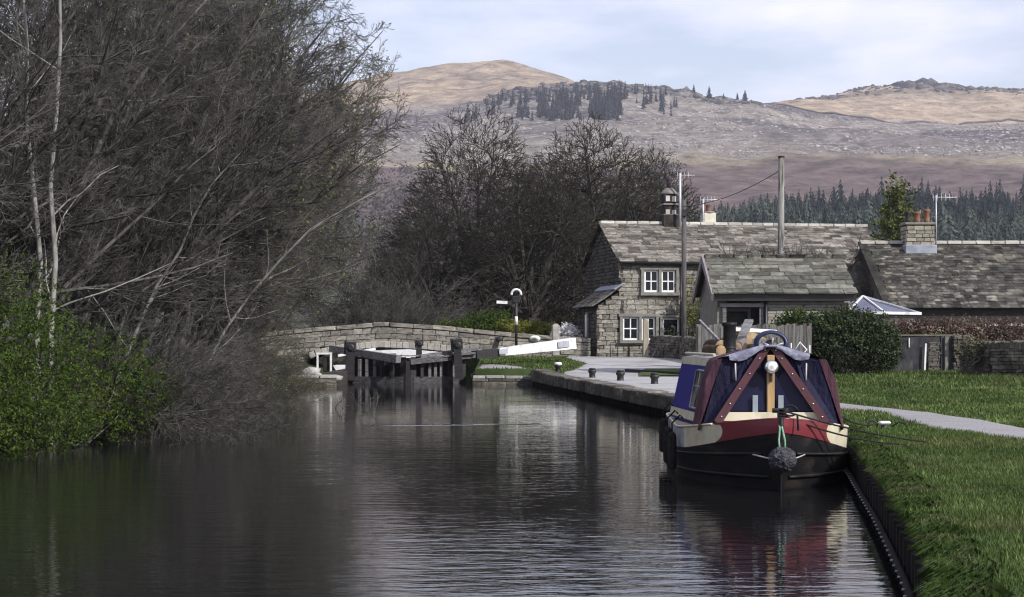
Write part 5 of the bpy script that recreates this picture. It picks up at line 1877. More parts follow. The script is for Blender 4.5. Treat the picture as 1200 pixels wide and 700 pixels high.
# cream coaming plank, pale strips painted as window reflections, centre post, lamp
MB().prism([(-.66, T0 - .1, .76), (.66, T0 - .1, .76), (.60, T0 - .08, .865), (-.60, T0 - .08, .865)], (0, 1, 0), .04).build('coaming', m_cream, boat)
MB().box((0, T0 - .0, 1.20), (.092, .06, .72), 0, .008).build('centre_post', m_oak, boat)
for x in (-.19, .12):
    MB().box((x, T0 - .045, .96), (.065, .01, .22), 0, .003).build('reflection_slip', mat('painted_reflection', (.20, .24, .27), (.28, .32, .35), 4, .8), boat)
lz_ = CAM_H - (430 - HZ) * 20.8 / FPX
lamp = MB().lathe([(.0, -.05), (.068, -.05), (.084, -.02), (.084, .05), (.055, .11), (.0, .13)], (0, T0 - .11, lz_), 18, 'Y').build('headlamp', m_chrome, boat)
MB().lathe([(.0, -.058), (.04, -.056), (.066, -.047)], (0, T0 - .11, lz_), 18, 'Y').build('lens', m_lamp, lamp)
MB().box((0, T0 - .06, lz_ - .12), (.03, .05, .12), 0, .005).build('bracket', m_iron, lamp)
# T-stud with black rope turns
MB().tube([(0, .10, zg(0) - .1), (0, .10, zg(0) + .10)], .035, 10).tube([(-.09, .10, zg(0) + .09), (.09, .10, zg(0) + .09)], .028, 8).build('mooring_stud', m_iron, boat)
# chimney
chx = P(852.5, 0, 23.6)[0]
ct = 4.0; cxl = -.29
MB().lathe([(.10, 1.53), (.115, 1.55), (.088, 1.60), (.088, 1.93), (.098, 1.94), (.098, 1.985), (.075, 1.985), (.075, 1.93)], (cxl, ct, 0), 18).build('chimney', m_hull, boat)
MB().lathe([(.091, 1.62), (.093, 1.63), (.091, 1.64)], (cxl, ct, 0), 18).build('chimney_band', m_iron, boat)
# fender eyes + chain at the stem
mb = MB()
for i in range(9):
    mb.tube([(.02 * math.cos(a) * (1 if i % 2 else .2), .30 - .0 * i - .04 + .02 * math.cos(a) * (.2 if i % 2 else 1), .28 - i * .045 + .026 * math.sin(a)) for a in np.linspace(0, 6.283, 8)], .006, 4)
ch = mb.build('stem_chain', MATS['galvanised'], boat)
ch['kind'] = 'stuff'


def bpt(x, t, z):
    """boat frame -> world"""
    c, s = math.cos(BA), math.sin(BA)
    return Vector((BO[0] + x * c - t * s, BO[1] + x * s + t * c, z))


# ---- the rope ball fender under the bow
f = thing('bow_fender', 'round dark knotted rope fender hanging at the bow of the boat', 'fender', tuple(bpt(0, -.14, .23)))
rg = np.random.default_rng(2)
n = 260
i = np.arange(n); ph = np.arccos(1 - 2 * (i + .5) / n); th = math.pi * (1 + 5 ** .5) * i
C = np.stack([np.cos(th) * np.sin(ph), np.sin(th) * np.sin(ph), np.cos(ph)], -1) * np.array([.155, .135, .145])
C *= .86
V, F = rocks(rg, C, np.full(n, .025) * rg.uniform(.8, 1.3, n), 1.0)
link('knots', np_mesh('knots', V, F, m_ropeball, True), f, (0, 0, .15))['kind'] = 'stuff'
MB().lathe([(.01, .03), (.08, .045), (.115, .10), (.12, .16), (.085, .25), (.02, .28)], (0, 0, 0), 14).build('core', m_ropeball, f)
for s in (-1, 1):
    MB().tube([(s * .03, 0, .26), (s * .035, .03, .36), (s * .014, .10, .50), (s * .01, .17, .58)], .012, 6).build('hanging_rope', m_ropegreen, f)
    MB().tube([(s * .13, .0, .16), (s * .20, .10, .17), (s * .30, .26, .19)], .009, 5).build('side_rope', mat('pale_rope', (.3, .29, .27), (.45, .43, .4), 20, .9), f)
# ---- side fenders
for t_, lab, dz in ((2.2, 'black side fender nearest the bow on the canal side of the boat', 0), (3.1, 'middle black side fender on the canal side of the boat', .02), (4.7, 'farthest black side fender on the canal side of the boat', .06)):
    w = hw(t_, .5)
    f = thing('side_fender', lab, 'fender', tuple(bpt(-w - .09, t_, .08 + dz)), BA, 'side fenders of the boat')
    MB().lathe([(.02, 0), (.05, .02), (.058, .06), (.058, .42), (.045, .47), (.015, .49)], (0, 0, 0), 10).build('body', m_rope, f)
    MB().tube([(0, 0, .48), (.0, 0, .60), (.10, 0, .70), (.14, .02, .66)], .012, 6).build('rope', m_rope, f)

# ---- mooring ropes
def rope(lab, pts, r, sag=0.0, n=24, m=m_rope, name='mooring_rope'):
    out = []
    P0, P1 = Vector(pts[0]), Vector(pts[-1])
    for i in range(n + 1):
        u = i / n; q = P0.lerp(P1, u); q.z -= sag * 4 * u * (1 - u)
        out.append(q)
    o = MB().tube(out, r, 6).build(name, m, None, recentre=True)
    set_props(o, lab, 'rope', 'mooring ropes of the boat')


pin = ghit(1086, 523)
st = bpt(.03, .1, zg(0) + .06)
rope('upper of two black bow ropes running to the grass bank', [st + Vector((0, 0, .03)), (pin[0], pin[1], pin[2] + .05)], .011, .04)
rope('lower of two black bow ropes running to the grass bank', [st + Vector((.01, 0, -.03)), (pin[0] - .05, pin[1] - .06, pin[2] + .02)], .011, .09)
peg = ghit(1030, 503)
rope('short black rope from the boat side to the ringed mooring peg', [bpt(.9, 2.0, .82), (peg[0] - .1, peg[1], peg[2] + .06)], .012, .05)
mb = MB()
mb.tube([tuple(st + Vector((.03 + .08 * math.cos(a) + .05, -.04, .03 + .06 * math.sin(a)))) for a in np.linspace(0, 5.5, 14)] + [tuple(st + Vector((.16, -.05, -.02))), tuple(st + Vector((.17, -.06, -.20)))], .014, 6)
mb.tube([tuple(st + Vector((.045 * math.cos(a), .045 * math.sin(a), -.06 + .012 * a / 2))) for a in np.linspace(0, 18, 40)], .014, 6)
o = mb.build('rope_turns', m_rope, None, recentre=True)
set_props(o, 'loops of black rope wound round the stud at the bow', 'rope')
t = thing('mooring_peg', 'mooring peg with pale cap and black ring on the grass bank', 'mooring peg', (peg[0] + .08, peg[1], peg[2] - .02))
MB().tube([(0, 0, -.1), (0, 0, .09)], .05, 10).build('peg', m_iron, t)
MB().box((0, 0, .11), (.17, .10, .05), .2, .02).build('cap', m_white, t)
MB().tube([(-.17 + .07 * math.cos(a), 0, .07 + .07 * math.sin(a)) for a in np.linspace(0, 6.283, 16)], .014, 6).build('ring', m_iron, t)
MB().tube([(.1, 0, .05), (.2, 0, .12), (.28, -.02, .10), (.36, -.05, .0)], .012, 6).build('rope_tail', m_rope, t)

# ---- things lying on the cabin roof
def roof_z(x):
    return ZC1 + .075 - .075 * min(abs(x) / .7, 1)


m_bark = mat('log_bark', (.035, .027, .02), (.085, .065, .05), 6, .95, .6, 20, .1)
m_cut = mat('cut_log_end', (.22, .15, .085), (.36, .26, .16), 5, .9, .2, 20, .1)
m_grey_log = mat('weathered_log', (.14, .13, .13), (.22, .21, .20), 5, .95, .5, 20)


def log(lab, x, t, z, L_, r, az, tilt=0.0, m=m_bark):
    x = x + .14
    o = thing('log', lab, 'log', tuple(bpt(x, t, z)), BA + az, 'firewood logs on the cabin roof')
    d = Vector((0, math.cos(tilt), math.sin(tilt)))
    n = 14
    rr = [r * (1 + .06 * math.sin(k * 2.3 + x * 9)) for k in range(4)]
    MB().tube([d * (-L_ / 2 + L_ * k / 3) for k in range(4)], rr, n, False).build('bark', m, o)
    for s in (-1, 1):
        e = MB(); e.lathe([(.001, 0), (r * .97, 0), (r * .97, .004)], (0, 0, 0), n, 'Y'); q = e.build('cut_end', m_cut, o)
        q.location = d * (s * L_ / 2); q.rotation_euler = (tilt, 0, 0)


zr = ZC1 + .03
log('stubby log with pale round end, farthest left on the cabin roof', -.66, 3.75, zr + .06, .35, .085, .5)
log('log with big pale cut face just left of the chimney', -.60, 4.15, zr + .10, .4, .12, .35)
log('dark log lying against the chimney foot', -.48, 4.6, zr + .13, .5, .10, -.2, .1)
log('small log with orange cut face right of the chimney', -.27, 4.25, zr + .10, .32, .085, -.4)
log('log lying low beside the coiled blue hose', -.13, 4.35, zr + .08, .35, .075, .9)
log('upper log of the little heap behind the chimney', -.22, 4.7, zr + .20, .4, .09, .3)
# timber prop leaning beside chimney, plank, boat hook
def roof_bar(name, lab, cat, a, b, w, h, m):
    A = bpt(a[0] + .14, *a[1:]); B = bpt(b[0] + .14, *b[1:])
    o = MB().beam(A, B, w, h).build(name, m, None, recentre=True)
    set_props(o, lab, cat)


roof_bar('gang_plank', 'grey plank propped up steeply right of the chimney', 'plank', (-.33, 4.05, zr + .06), (-.10, 4.7, 2.02), .12, .04, m_wood_gr)
roof_bar('thin_prop', 'thin dark prop slanting up left of the chimney', 'prop', (-.50, 4.5, zr + .16), (-.78, 5.1, 2.02), .035, .035, m_wood_gr)
roof_bar('white_pole', 'long white pole lying across the clutter on the cabin roof', 'pole', (-.34, 4.9, 1.90), (.33, 5.2, 1.86), .06, .05, m_white)
roof_bar('wooden_board', 'tan board lying flat beneath the white pole', 'board', (-.25, 4.95, 1.80), (.10, 5.3, 1.78), .25, .12, m_cut)
roof_bar('roof_box', 'wooden box carrying the board on the cabin roof', 'box', (-.30, 5.1, 1.66), (.15, 5.1, 1.66), .45, .2, m_grey_log)
# hose coil
t = thing('hose_coil', 'coiled dark blue hose standing on the cabin roof', 'hose', tuple(bpt(.24, 3.6, roof_z(0) - .075)), BA)
m_hose = mat('navy_hose', (.008, .012, .05), (.016, .022, .08), 4, .35, 0, None, .5)
for k in range(6):
    r1 = .225 - .012 * abs(k - 2.5); yy = (k - 2.5) * .05
    MB().tube([(r1 * math.cos(a) + .01 * math.sin(k * 3), yy + .015 * math.sin(a * 2 + k), .12 + .12 + r1 * .72 * math.sin(a) - .04) for a in np.linspace(0, 6.283, 28)], .02, 6, False).build('hose_turn', m_hose, t)
MB().lathe([(.03, -.14), (.10, -.12), (.10, .12), (.03, .14)], (0, 0, .15), 12, 'Y').build('hose_reel', m_iron, t)
for a in (.4, 1.5, 2.6):
    MB().tube([(0, -.13, .15), (.17 * math.cos(a), -.13, .15 + .13 * math.sin(a))], .014, 5).build('reel_spoke', MATS['window_alloy'], t)
# white wire frame
t = thing('folding_frame', 'white diamond-shaped wire frame standing on the cabin roof', 'frame', tuple(bpt(.60, 3.5, roof_z(.60))), BA)
MB().tube([(-.06, 0, .08), (.02, 0, .20), (.11, 0, .10), (.04, 0, .02), (-.06, 0, .08)], .010, 6).build('diamond', m_white, t)
MB().tube([(-.10, 0, 0), (-.10, 0, .19)], .008, 5).build('upright', m_white, t)
MB().tube([(.15, 0, 0), (.15, 0, .16)], .009, 5).build('upright', m_white, t)
MB().box((.02, 0, .012), (.3, .1, .02), 0, .005).build('base', m_white, t)
roof_bar('boat_pole', 'grey pole laid along the towpath side of the cabin roof', 'pole', (.46, 2.6, 1.56), (.60, 5.0, 1.565), .035, .03, MATS['window_alloy'])

# ------------------------------------------------------------------ trees and plants
m_bark_d = mat('dark_bark', (.030, .027, .025), (.075, .068, .060), 2.5, .95, .4, 14, .1, stretch=(3, 3, .8))
m_bark_w = mat('willow_bark', (.035, .033, .031), (.15, .142, .132), 2.0, .95, .3, 14, .1, stretch=(3, 3, .8), gap=(.4, .7))
m_twig = mat('brown_twigs', (.031, .029, .027), (.152, .143, .130), 1.6, .9, 0, None, .12, gap=(.4, .68))
m_twig_far = mat('dark_far_twigs', (.024, .021, .020), (.055, .050, .042), .6, .95, 0, None, .08)
m_birch = mat('pale_smooth_bark', (.17, .165, .15), (.31, .30, .28), 2.0, .85, .2, 10, .15, c3=(.08, .075, .07), s3=3.5, f3=.58, stretch=(2, 2, 1))
m_bud = mat('spring_buds', (.10, .12, .03), (.19, .20, .06), 1.0, .8, 0, None, .1, var=.4, trans=.3)
m_leaf_g = mat('fresh_green_leaf', (.035, .062, .012), (.068, .105, .020), .9, .75, 0, None, .15, var=.45, trans=.3)
m_leaf_bush = mat('bush_leaf', (.030, .054, .011), (.070, .102, .021), 1.3, .8, 0, None, .1, var=.5, trans=.25)
m_leaf_e = mat('evergreen_leaf', (.018, .030, .012), (.045, .065, .024), 1.2, .6, 0, None, .25, var=.5, trans=.1)
m_leaf_y = mat('yellow_green_leaf', (.13, .15, .025), (.22, .22, .05), 1.2, .75, 0, None, .15, var=.4, trans=.3)
m_leaf_b = mat('copper_beech_leaf', (.075, .048, .038), (.19, .135, .105), 1.5, .8, 0, None, .15, var=.5, trans=.2)
m_blossom = mat('white_blossom', (.62, .60, .62), (.75, .73, .74), 3, .8, 0, None, .1, var=.15, trans=.2)


def level_tree(seed, stems, spec, thick_levels):
    """stems: (P,R,L) of level 0; spec: list of grow() kwargs; -> trunk geometry, crown geometry, twig tips"""
    rg = np.random.default_rng(seed)
    lv = [stems]
    for kw in spec:
        P_, R_, L_ = lv[-1]
        kw = dict(kw); lim = kw.pop('lim', None)
        nw = grow(rg, P_, R_, L_, **kw)
        if lim is not None:
            e = nw[0][:, -1]
            ok = e[:, 0] < lim + rg.normal(0, .25, len(e)) - .15 * np.clip(4.4 - e[:, 2], 0, 9) ** 2 - .06 * np.clip(e[:, 2] - 6.0, 0, 9) ** 2
            nw = tuple(q[ok] for q in nw)
        lv.append(nw)
    tr = cat_geo([tubes_np(P_, R_, 7 if i == 0 else 5) for i, (P_, R_, L_) in enumerate(lv[:thick_levels])])
    cr = cat_geo([tubes_np(P_, R_, 3) for P_, R_, L_ in lv[thick_levels:]])
    return tr, cr, lv


def stems_from(rg, n, spread, L_, r, lean=(0, 0, 0), tilt=(8, 35), az=(0, 360), K=7, wig=.10, up=.0):
    Pn = np.empty((n, K, 3)); Ls = L_ * rg.uniform(.75, 1.15, n)
    Pn[:, 0] = np.stack([rg.normal(0, spread, n), rg.normal(0, spread, n), np.full(n, -.15)], -1)
    th = np.radians(rg.uniform(*tilt, n)); a = np.radians(rg.uniform(*az, n))
    d = np.stack([np.sin(th) * np.cos(a), np.sin(th) * np.sin(a), np.cos(th)], -1)
    for k in range(1, K):
        d = d + np.array(lean) / (K - 1) + np.array([0, 0, up]) / (K - 1) + rg.normal(size=d.shape) * wig / math.sqrt(K - 1)
        d /= np.linalg.norm(d, axis=1, keepdims=True)
        Pn[:, k] = Pn[:, k - 1] + d * (Ls / (K - 1))[:, None]
    Rn = (r * rg.uniform(.5, 1.7, n))[:, None] * np.linspace(1, .10, K)[None, :]
    return Pn, Rn, Ls


def make_protos():
    out = {}
    # leaning waterside trees: many stems arching out over the canal (+x)
    for v, (sd, tl, az) in enumerate(((101, (4, 50), (-60, 60)), (102, (8, 56), (-55, 65)))):
        rg = np.random.default_rng(sd)
        st = stems_from(rg, 11, .4, 8.6, .075, (.42, -.03, -.02), tl, az, 8, .18)
        okk = (st[0][:, :, 0] - .25 * np.clip(st[0][:, :, 2] - 4, 0, 9) * 0).max(1) < 4.9
        st = tuple(q[okk] for q in st)
        spec = [dict(per=14, t0=.16, t1=.98, ang=(18, 58), ratio=.42, K=6, rr=.5, up=.12, bias=(.32, 0, 0), wig=.20, rmin=.010, tfall=.35, lim=4.9),
                dict(per=9, t0=.12, t1=1.0, ang=(15, 60), ratio=.42, K=4, rr=.55, up=.10, bias=(.24, 0, 0), wig=.2, rmin=.0065, lim=5.1),
                dict(per=7, t0=.1, t1=1.0, ang=(15, 55), ratio=.50, K=3, rr=.65, up=.10, bias=(.08, 0, 0), wig=.22, rmin=.005, lim=5.3),
                dict(per=5, t0=.15, t1=1.0, ang=(15, 55), ratio=.6, K=2, rr=.8, up=.05, wig=.2, rmin=.0042)]
        out['lean%d' % v] = level_tree(sd, st, spec, 2)
    # low drooping shrub of thin rods
    for v, sd in enumerate((131, )):
        rg = np.random.default_rng(sd)
        st = stems_from(rg, 26, .45, 3.4, .022, (.5, -.05, -.75), (15, 70), (-80, 80), 7, .22)
        spec = [dict(per=9, t0=.1, t1=1.0, ang=(15, 60), ratio=.42, K=4, rr=.55, up=-.05, bias=(.1, 0, 0), wig=.25, rmin=.007),
                dict(per=7, t0=.1, t1=1.0, ang=(15, 65), ratio=.48, K=3, rr=.65, up=.05, wig=.25, rmin=.0055),
                dict(per=5, t0=.1, t1=1.0, ang=(20, 65), ratio=.5, K=2, rr=.8, up=.05, wig=.2, rmin=.0042)]
        out['shrub%d' % v] = level_tree(sd, st, spec, 1)
    # big spreading park trees with domed crowns: limbs aimed over the whole dome
    for v, (sd, nl) in enumerate(((141, 15), (142, 13))):
        rg = np.random.default_rng(sd)
        K = 9
        az = np.arange(nl) * 2.39996 + rg.uniform(-.3, .3, nl)
        el = np.radians(np.clip(88 - 78 * np.sqrt((np.arange(nl) + .5) / nl), 8, 88))
        Rd = np.array([5.2, 5.2, 10.6])
        tip = np.stack([np.cos(az) * np.cos(el), np.sin(az) * np.cos(el), np.sin(el)], -1) * Rd * rg.uniform(.80, .95, (nl, 1)) + np.array([0, 0, 2.6])
        tip[:, 2] = np.maximum(tip[:, 2], 4.2)
        s0 = np.stack([rg.normal(0, .12, nl), rg.normal(0, .12, nl), rg.uniform(1.8, 3.4, nl)], -1)
        mid = s0 + (tip - s0) * np.array([.42, .42, .55]) + rg.normal(0, .25, (nl, 3))
        u = np.linspace(0, 1, K)[None, :, None]
        Pn = s0[:, None] * (1 - u) ** 2 + 2 * mid[:, None] * u * (1 - u) + tip[:, None] * u ** 2 + rg.normal(0, .10, (nl, K, 3)) * u * (1 - u) * 2
        Ls = np.linalg.norm(tip - s0, axis=1)
        Rn = rg.uniform(.15, .24, nl)[:, None] * np.linspace(1, .25, K)[None]
        C0 = np.array([0, 0, 3.0])

        def shell(n, r0, r1):
            d = rg.normal(size=(n, 3)); d[:, 2] = np.abs(d[:, 2]) * 1.0 - .12
            d /= np.linalg.norm(d, axis=1, keepdims=True)
            rad = (r0 + (r1 - r0) * rg.random(n) ** .6)
            bump = 1 + .16 * (vnoise(np.arctan2(d[:, 1], d[:, 0]) * 1.6 + sd, d[:, 2] * 3.2) - .5)
            return C0 + d * (rad * bump)[:, None] * Rd

        def attach(par, T, t0, t1, K, r0, tip, bend=.5, wig=.05):
            Pp, Rp, Lp = par
            N, Kp, _ = Pp.shape
            i0, i1 = int(t0 * (Kp - 1)), int(round(t1 * (Kp - 1)))
            cand = Pp[:, i0:i1 + 1].reshape(-1, 3); nk = i1 - i0 + 1
            # prefer joints lower and nearer the axis than the target, so branches run outwards
            axis = np.linalg.norm((cand - C0) / Rd, axis=1)
            best = np.empty(len(T), int)
            for q in range(0, len(T), 2000):
                dd = np.linalg.norm(T[q:q + 2000, None] - cand[None], axis=2)
                tr_ = np.linalg.norm((T[q:q + 2000] - C0) / Rd, axis=1)[:, None]
                best[q:q + 2000] = np.argmin(dd + 6.0 * np.clip(axis[None] - tr_ + .10, 0, 1), axis=1)
            pi = best // nk; ki = best % nk + i0
            p0 = Pp[pi, ki]; tg = Pp[pi, np.minimum(ki + 1, Kp - 1)] - Pp[pi, np.maximum(ki - 1, 0)]
            tg /= np.linalg.norm(tg, axis=1, keepdims=True) + 1e-9
            L_ = np.linalg.norm(T - p0, axis=1)
            md = p0 + (tg * .55 + (T - p0) / (L_[:, None] + 1e-6) * .45) * (L_ * bend)[:, None]
            u = np.linspace(0, 1, K)[None, :, None]
            Pn_ = p0[:, None] * (1 - u) ** 2 + 2 * md[:, None] * u * (1 - u) + T[:, None] * u ** 2
            Pn_ += rg.normal(0, wig, Pn_.shape) * (L_[:, None, None]) * u * (1 - u) * 2
            r = np.minimum(Rp[pi, ki] * .6, r0)
            return Pn_, np.maximum(r[:, None] * np.linspace(1, tip, K)[None], .012), L_
        l0 = (Pn, Rn, Ls)
        l1 = attach(l0, shell(300, .55, .93), .3, 1.0, 7, .07, .3)
        l2 = attach(l1, shell(2100, .55, 1.0), .2, 1.0, 5, .030, .4)
        l3 = attach(l2, shell(5600, .62, 1.04), .2, 1.0, 4, .017, .6)
        l4 = grow(rg, *l3, per=3, t0=.3, t1=1.0, ang=(14, 45), ratio=.5, K=2, rr=.8, up=.15, wig=.2, rmin=.0135)
        lv = [l0, l1, l2, l3, l4]
        tr = cat_geo([tubes_np(*l0[:2], 7), tubes_np(*l1[:2], 5)])
        cr = cat_geo([tubes_np(*q[:2], 3) for q in lv[2:]])
        tk = np.zeros((1, 5, 3)); tk[0, :, 2] = np.linspace(-.4, 3.6, 5); tk[0, :, 0] = [0, 0, .04, .06, .05]
        tr = cat_geo([tr, tubes_np(tk, np.array([[.62, .50, .44, .42, .25]]), 9)])
        out['park%d' % v] = (tr, cr, lv)
    return out


PROTO = make_protos()
MESH = {}
for k_, (tr, cr, lv) in PROTO.items():
    far = k_.startswith('park')
    MESH[k_, 'trunk'] = np_mesh('trunk', tr[0], tr[1], m_bark_d if far else m_bark_w, True)
    MESH[k_, 'crown'] = np_mesh('crown', cr[0], cr[1], m_twig_far if far else m_twig, True)
    tips = lv[-1][0][:, -1]
    rg = np.random.default_rng(77)
    sel = tips[rg.random(len(tips)) < (.14 if far else .34)]
    V, F, tn = leaves_np(rg, sel, .045 if far else .024)
    MESH[k_, 'buds'] = np_mesh('buds', V, F, m_bud, False, {'tint': ('POINT', 'FLOAT', tn)})


def plant(kind, name, lab, cat, loc, rz=0.0, sc=(1, 1, 1), group=None, buds=True):
    t = thing(name, lab, cat, loc, rz, group)
    sc = sc if hasattr(sc, '__len__') else (sc, sc, sc)
    if kind == 'lean2': kind, sc = 'lean0', (sc[0], -sc[1], sc[2])       # the same growth mirrored
    if kind == 'shrub1': kind, sc = 'shrub0', (sc[0], -sc[1], sc[2])
    t.scale = sc
    for p in ('trunk', 'crown') + (('buds',) if buds else ()):
        o = link(p, MESH[kind, p], t)
        if p == 'buds': o['kind'] = 'stuff'
    return t


LB = [  # waterside trees, nearest first: proto, X, Y, rz, scale, budding, label
    ('lean0', -11.2, 25.0, 12, 1.00, 0, 'bare tree at the left edge standing behind the green bush'),
    ('lean1', -10.0, 30.0, -8, 1.02, 0, 'bare many-stemmed tree rising just behind the two pale trunks'),
    ('lean2', -9.2, 34.5, 6, 1.08, 0, 'bare leaning tree beside the right flank of the green bush'),
    ('lean1', -8.6, 38.5, 14, 1.12, 0, 'bare tree whose long dark limb reaches out over the canal'),
    ('lean0', -9.4, 42.5, -4, 1.20, 0, 'bare leaning tree in the middle of the left bank row'),
    ('lean2', -9.1, 47.0, 10, 1.25, 0, 'tall bare tree whose twigs edge against the sky'),
    ('lean1', -9.7, 51.5, 0, 1.22, 1, 'budding bare tree third from the lock on the left bank'),
    ('lean0', -10.4, 56.0, 8, 1.15, 1, 'yellow-budding bare tree second from the lock on the left bank'),
    ('lean2', -11.2, 61.0, -6, 1.05, 1, 'yellow-budding bare tree closest to the lock on the left bank'),
    ('lean2', -14.0, 29.0, 20, 1.15, 0, 'bare tree in the second row at the far left edge'),
    ('lean0', -13.4, 35.0, -12, 1.22, 0, 'bare tree in the second row behind the green bush'),
    ('lean1', -12.8, 41.0, 5, 1.35, 0, 'bare tree in the second row at the middle of the left bank'),
    ('lean2', -12.4, 48.0, -15, 1.4, 0, 'bare tree in the second row below the topmost twigs'),
    ('lean1', -14.0, 56.0, 12, 1.35, 1, 'bare tree in the second row toward the bridge'),
    ('lean0', -16.5, 44.0, 0, 1.45, 0, 'bare tree in the hindmost row at the upper left'),
    ('lean1', -17.0, 36.0, -5, 1.35, 0, 'bare tree in the hindmost row at the left corner'),
    ('lean2', -16.0, 63.0, 8, 1.3, 1, 'bare tree behind the left end of the stone bridge'),
    ('lean1', -9.6, 53.5, 10, .46, 1, 'low bushy sapling above the waterline, farthest of three from the lock'),
    ('lean0', -9.7, 57.5, -5, .48, 1, 'low bushy sapling in the middle of the three before the bridge'),
    ('lean1', -9.9, 61.3, 0, .50, 1, 'low bushy sapling hiding the left end of the bridge'),
    ('lean1', -14.0, 83.0, -5, 1.25, 1, 'yellow-budding tree rising over the left end of the bridge'),
    ('lean0', -12.6, 90.0, 6, 1.15, 1, 'bare tree between the thicket and the lowest park tree'),
]
for k_, x, y, rz, s_, bd, lab in LB:
    plant(k_, 'bare_tree', lab, 'tree', (x, y, float(lz(x, y))), R(rz), (s_, s_, s_ * (1.14 if 37 < y < 58 else 1.05)), 'bare trees on the left bank', bool(bd) or y > 40)
for i, (k_, x, y, rz, s_, lab) in enumerate((
        ('shrub0', -7.4, 30.0, -5, .9, 'low twiggy shrub against the right side of the green bush'),
        ('shrub1', -7.4, 33.5, 5, .72, 'drooping bare shrub touching the water right of the green bush'),
        ('shrub0', -7.5, 37.0, 10, .66, 'drooping bare shrub on the water in the middle of the left bank'),
        ('shrub1', -7.5, 41.0, -10, .66, 'drooping bare shrub below the long overhanging limb'),
        ('shrub0', -7.7, 45.5, 0, .66, 'drooping bare shrub fourth from the lock wing wall'),
        ('shrub1', -8.2, 50.0, 8, .66, 'drooping bare shrub third from the lock wing wall'),
        ('shrub0', -8.6, 54.5, -6, .6, 'drooping bare shrub second from the lock wing wall'),
        ('shrub1', -9.6, 60.0, 4, .55, 'drooping bare shrub next to the lock wing wall'))):
    plant(k_, 'bare_shrub', lab, 'shrub', (x, y, .15), R(rz), s_, 'bare shrubs along the left waterline', y > 40)

# pale slim trunks in front of the thicket
for i, (px, lean, y, lab) in enumerate(((40, -.05, 28.6, 'left of two slim pale-barked trunks above the green bush'), (57, .12, 28.0, 'right of two slim pale-barked trunks above the green bush'),
                              (120, .9, 33, 'pale slender tree leaning far right out of the thicket'), (200, 1.6, 36, 'long pale stem slanting right across the thicket'))):
    rg = np.random.default_rng(60 + i)
    x = (px - 600) * y / FPX
    K = 9; Pn = np.zeros((1, K, 3)); hh = 9.5 if i < 2 else 7.0
    for k in range(K):
        u = k / (K - 1); Pn[0, k] = (lean * u * u * 2.2 + (lean if i > 1 else 0) * u + (.10 if i < 2 else .22) * math.sin(u * 7 + i * 2) * u + .05 * math.sin(u * 19 + i), .25 * math.sin(u * 5), -.6 + hh * u * (1 - (.18 * u if i > 1 else 0)))
    st = (Pn, (.06 if i < 2 else .042) * np.linspace(1, .3, K)[None], np.array([hh]))
    tr, cr, lv = level_tree(60 + i, st, [dict(per=10, t0=.25, t1=1, ang=(30, 70), ratio=.26, K=5, rr=.4, up=.1, bias=(.1, 0, 0), wig=.25, rmin=.008),
                                        dict(per=6, t0=.1, t1=1, ang=(20, 60), ratio=.5, K=3, rr=.55, up=.1, wig=.25, rmin=.005),
                                        dict(per=5, t0=.1, t1=1, ang=(20, 60), ratio=.5, K=2, rr=.7, wig=.2, rmin=.0035)], 2)
    t = thing('pale_tree', lab, 'tree', (x, y, float(lz(x, y)) if x < -7 else .3), 0, 'pale-barked trees in the thicket')
    link('trunk', np_mesh('trunk', tr[0], tr[1], m_birch, True), t)
    link('crown', np_mesh('crown', cr[0], cr[1], m_twig, True), t)


def foliage(name, lab, cat, base, blobs, n, size, m, seed, twigs=0, shell=.45, stem=True, kindname='foliage', group=None, tw_r=.006):
    """bush from blobs [(cx,cy,cz, rx,ry,rz)] in its own frame; leaves clumped on short shoots"""
    rg = np.random.default_rng(seed)
    t = thing(name, lab, cat, base, 0, group)
    vol = np.array([b[3] * b[4] * b[5] for b in blobs]) ** .67; vol /= vol.sum()
    C = []
    for b, v in zip(blobs, vol):
        q = max(4, int(n * v / 9))
        c = ellip_points(rg, b[:3], b[3:], q, shell)
        d = c - np.array(b[:3]); d /= np.linalg.norm(d, axis=1, keepdims=True) + 1e-6
        # shoots: a handful of leaves strung along an outward, slightly rising sprig
        d = d + rg.normal(0, .5, d.shape) + np.array([0, 0, .35]); d /= np.linalg.norm(d, axis=1, keepdims=True)
        L_ = rg.uniform(2.5, 7, q) * size
        for k in range(9):
            C.append(c + d * (L_ * k / 8)[:, None] + rg.normal(0, size * .8, c.shape))
    C = np.concatenate(C)
    C = C[C[:, 2] > -.1]
    V, F, tn = leaves_np(rg, C, size)
    o = link(kindname, np_mesh(kindname, V, F, m, False, {'tint': ('POINT', 'FLOAT', tn)}), t)
    o['kind'] = 'stuff'
    if stem:
        st = []
        for b, v in zip(blobs, vol):
            q = max(3, int(max(twigs, 60) * v))
            e = ellip_points(rg, b[:3], np.array(b[3:]) * 1.06, q, .8)
            s0 = np.array([b[0] * .5, b[1] * .5, 0.0]) + rg.normal(0, .15, (q, 3)) * np.array([1, 1, 0])
            K = 5; u = np.linspace(0, 1, K)[None, :, None]
            Pn = s0[:, None, :] * (1 - u) + e[:, None, :] * u + rg.normal(0, .06, (q, K, 3)) * u
            st.append(tubes_np(Pn, np.full((q, 1), tw_r * 2.2) * np.linspace(1, .35, K)[None, :], 4))
        V, F = cat_geo(st)
        o = link('stems', np_mesh('stems', V, F, m_bark_w, True), t)
        o['kind'] = 'stuff'
    return t


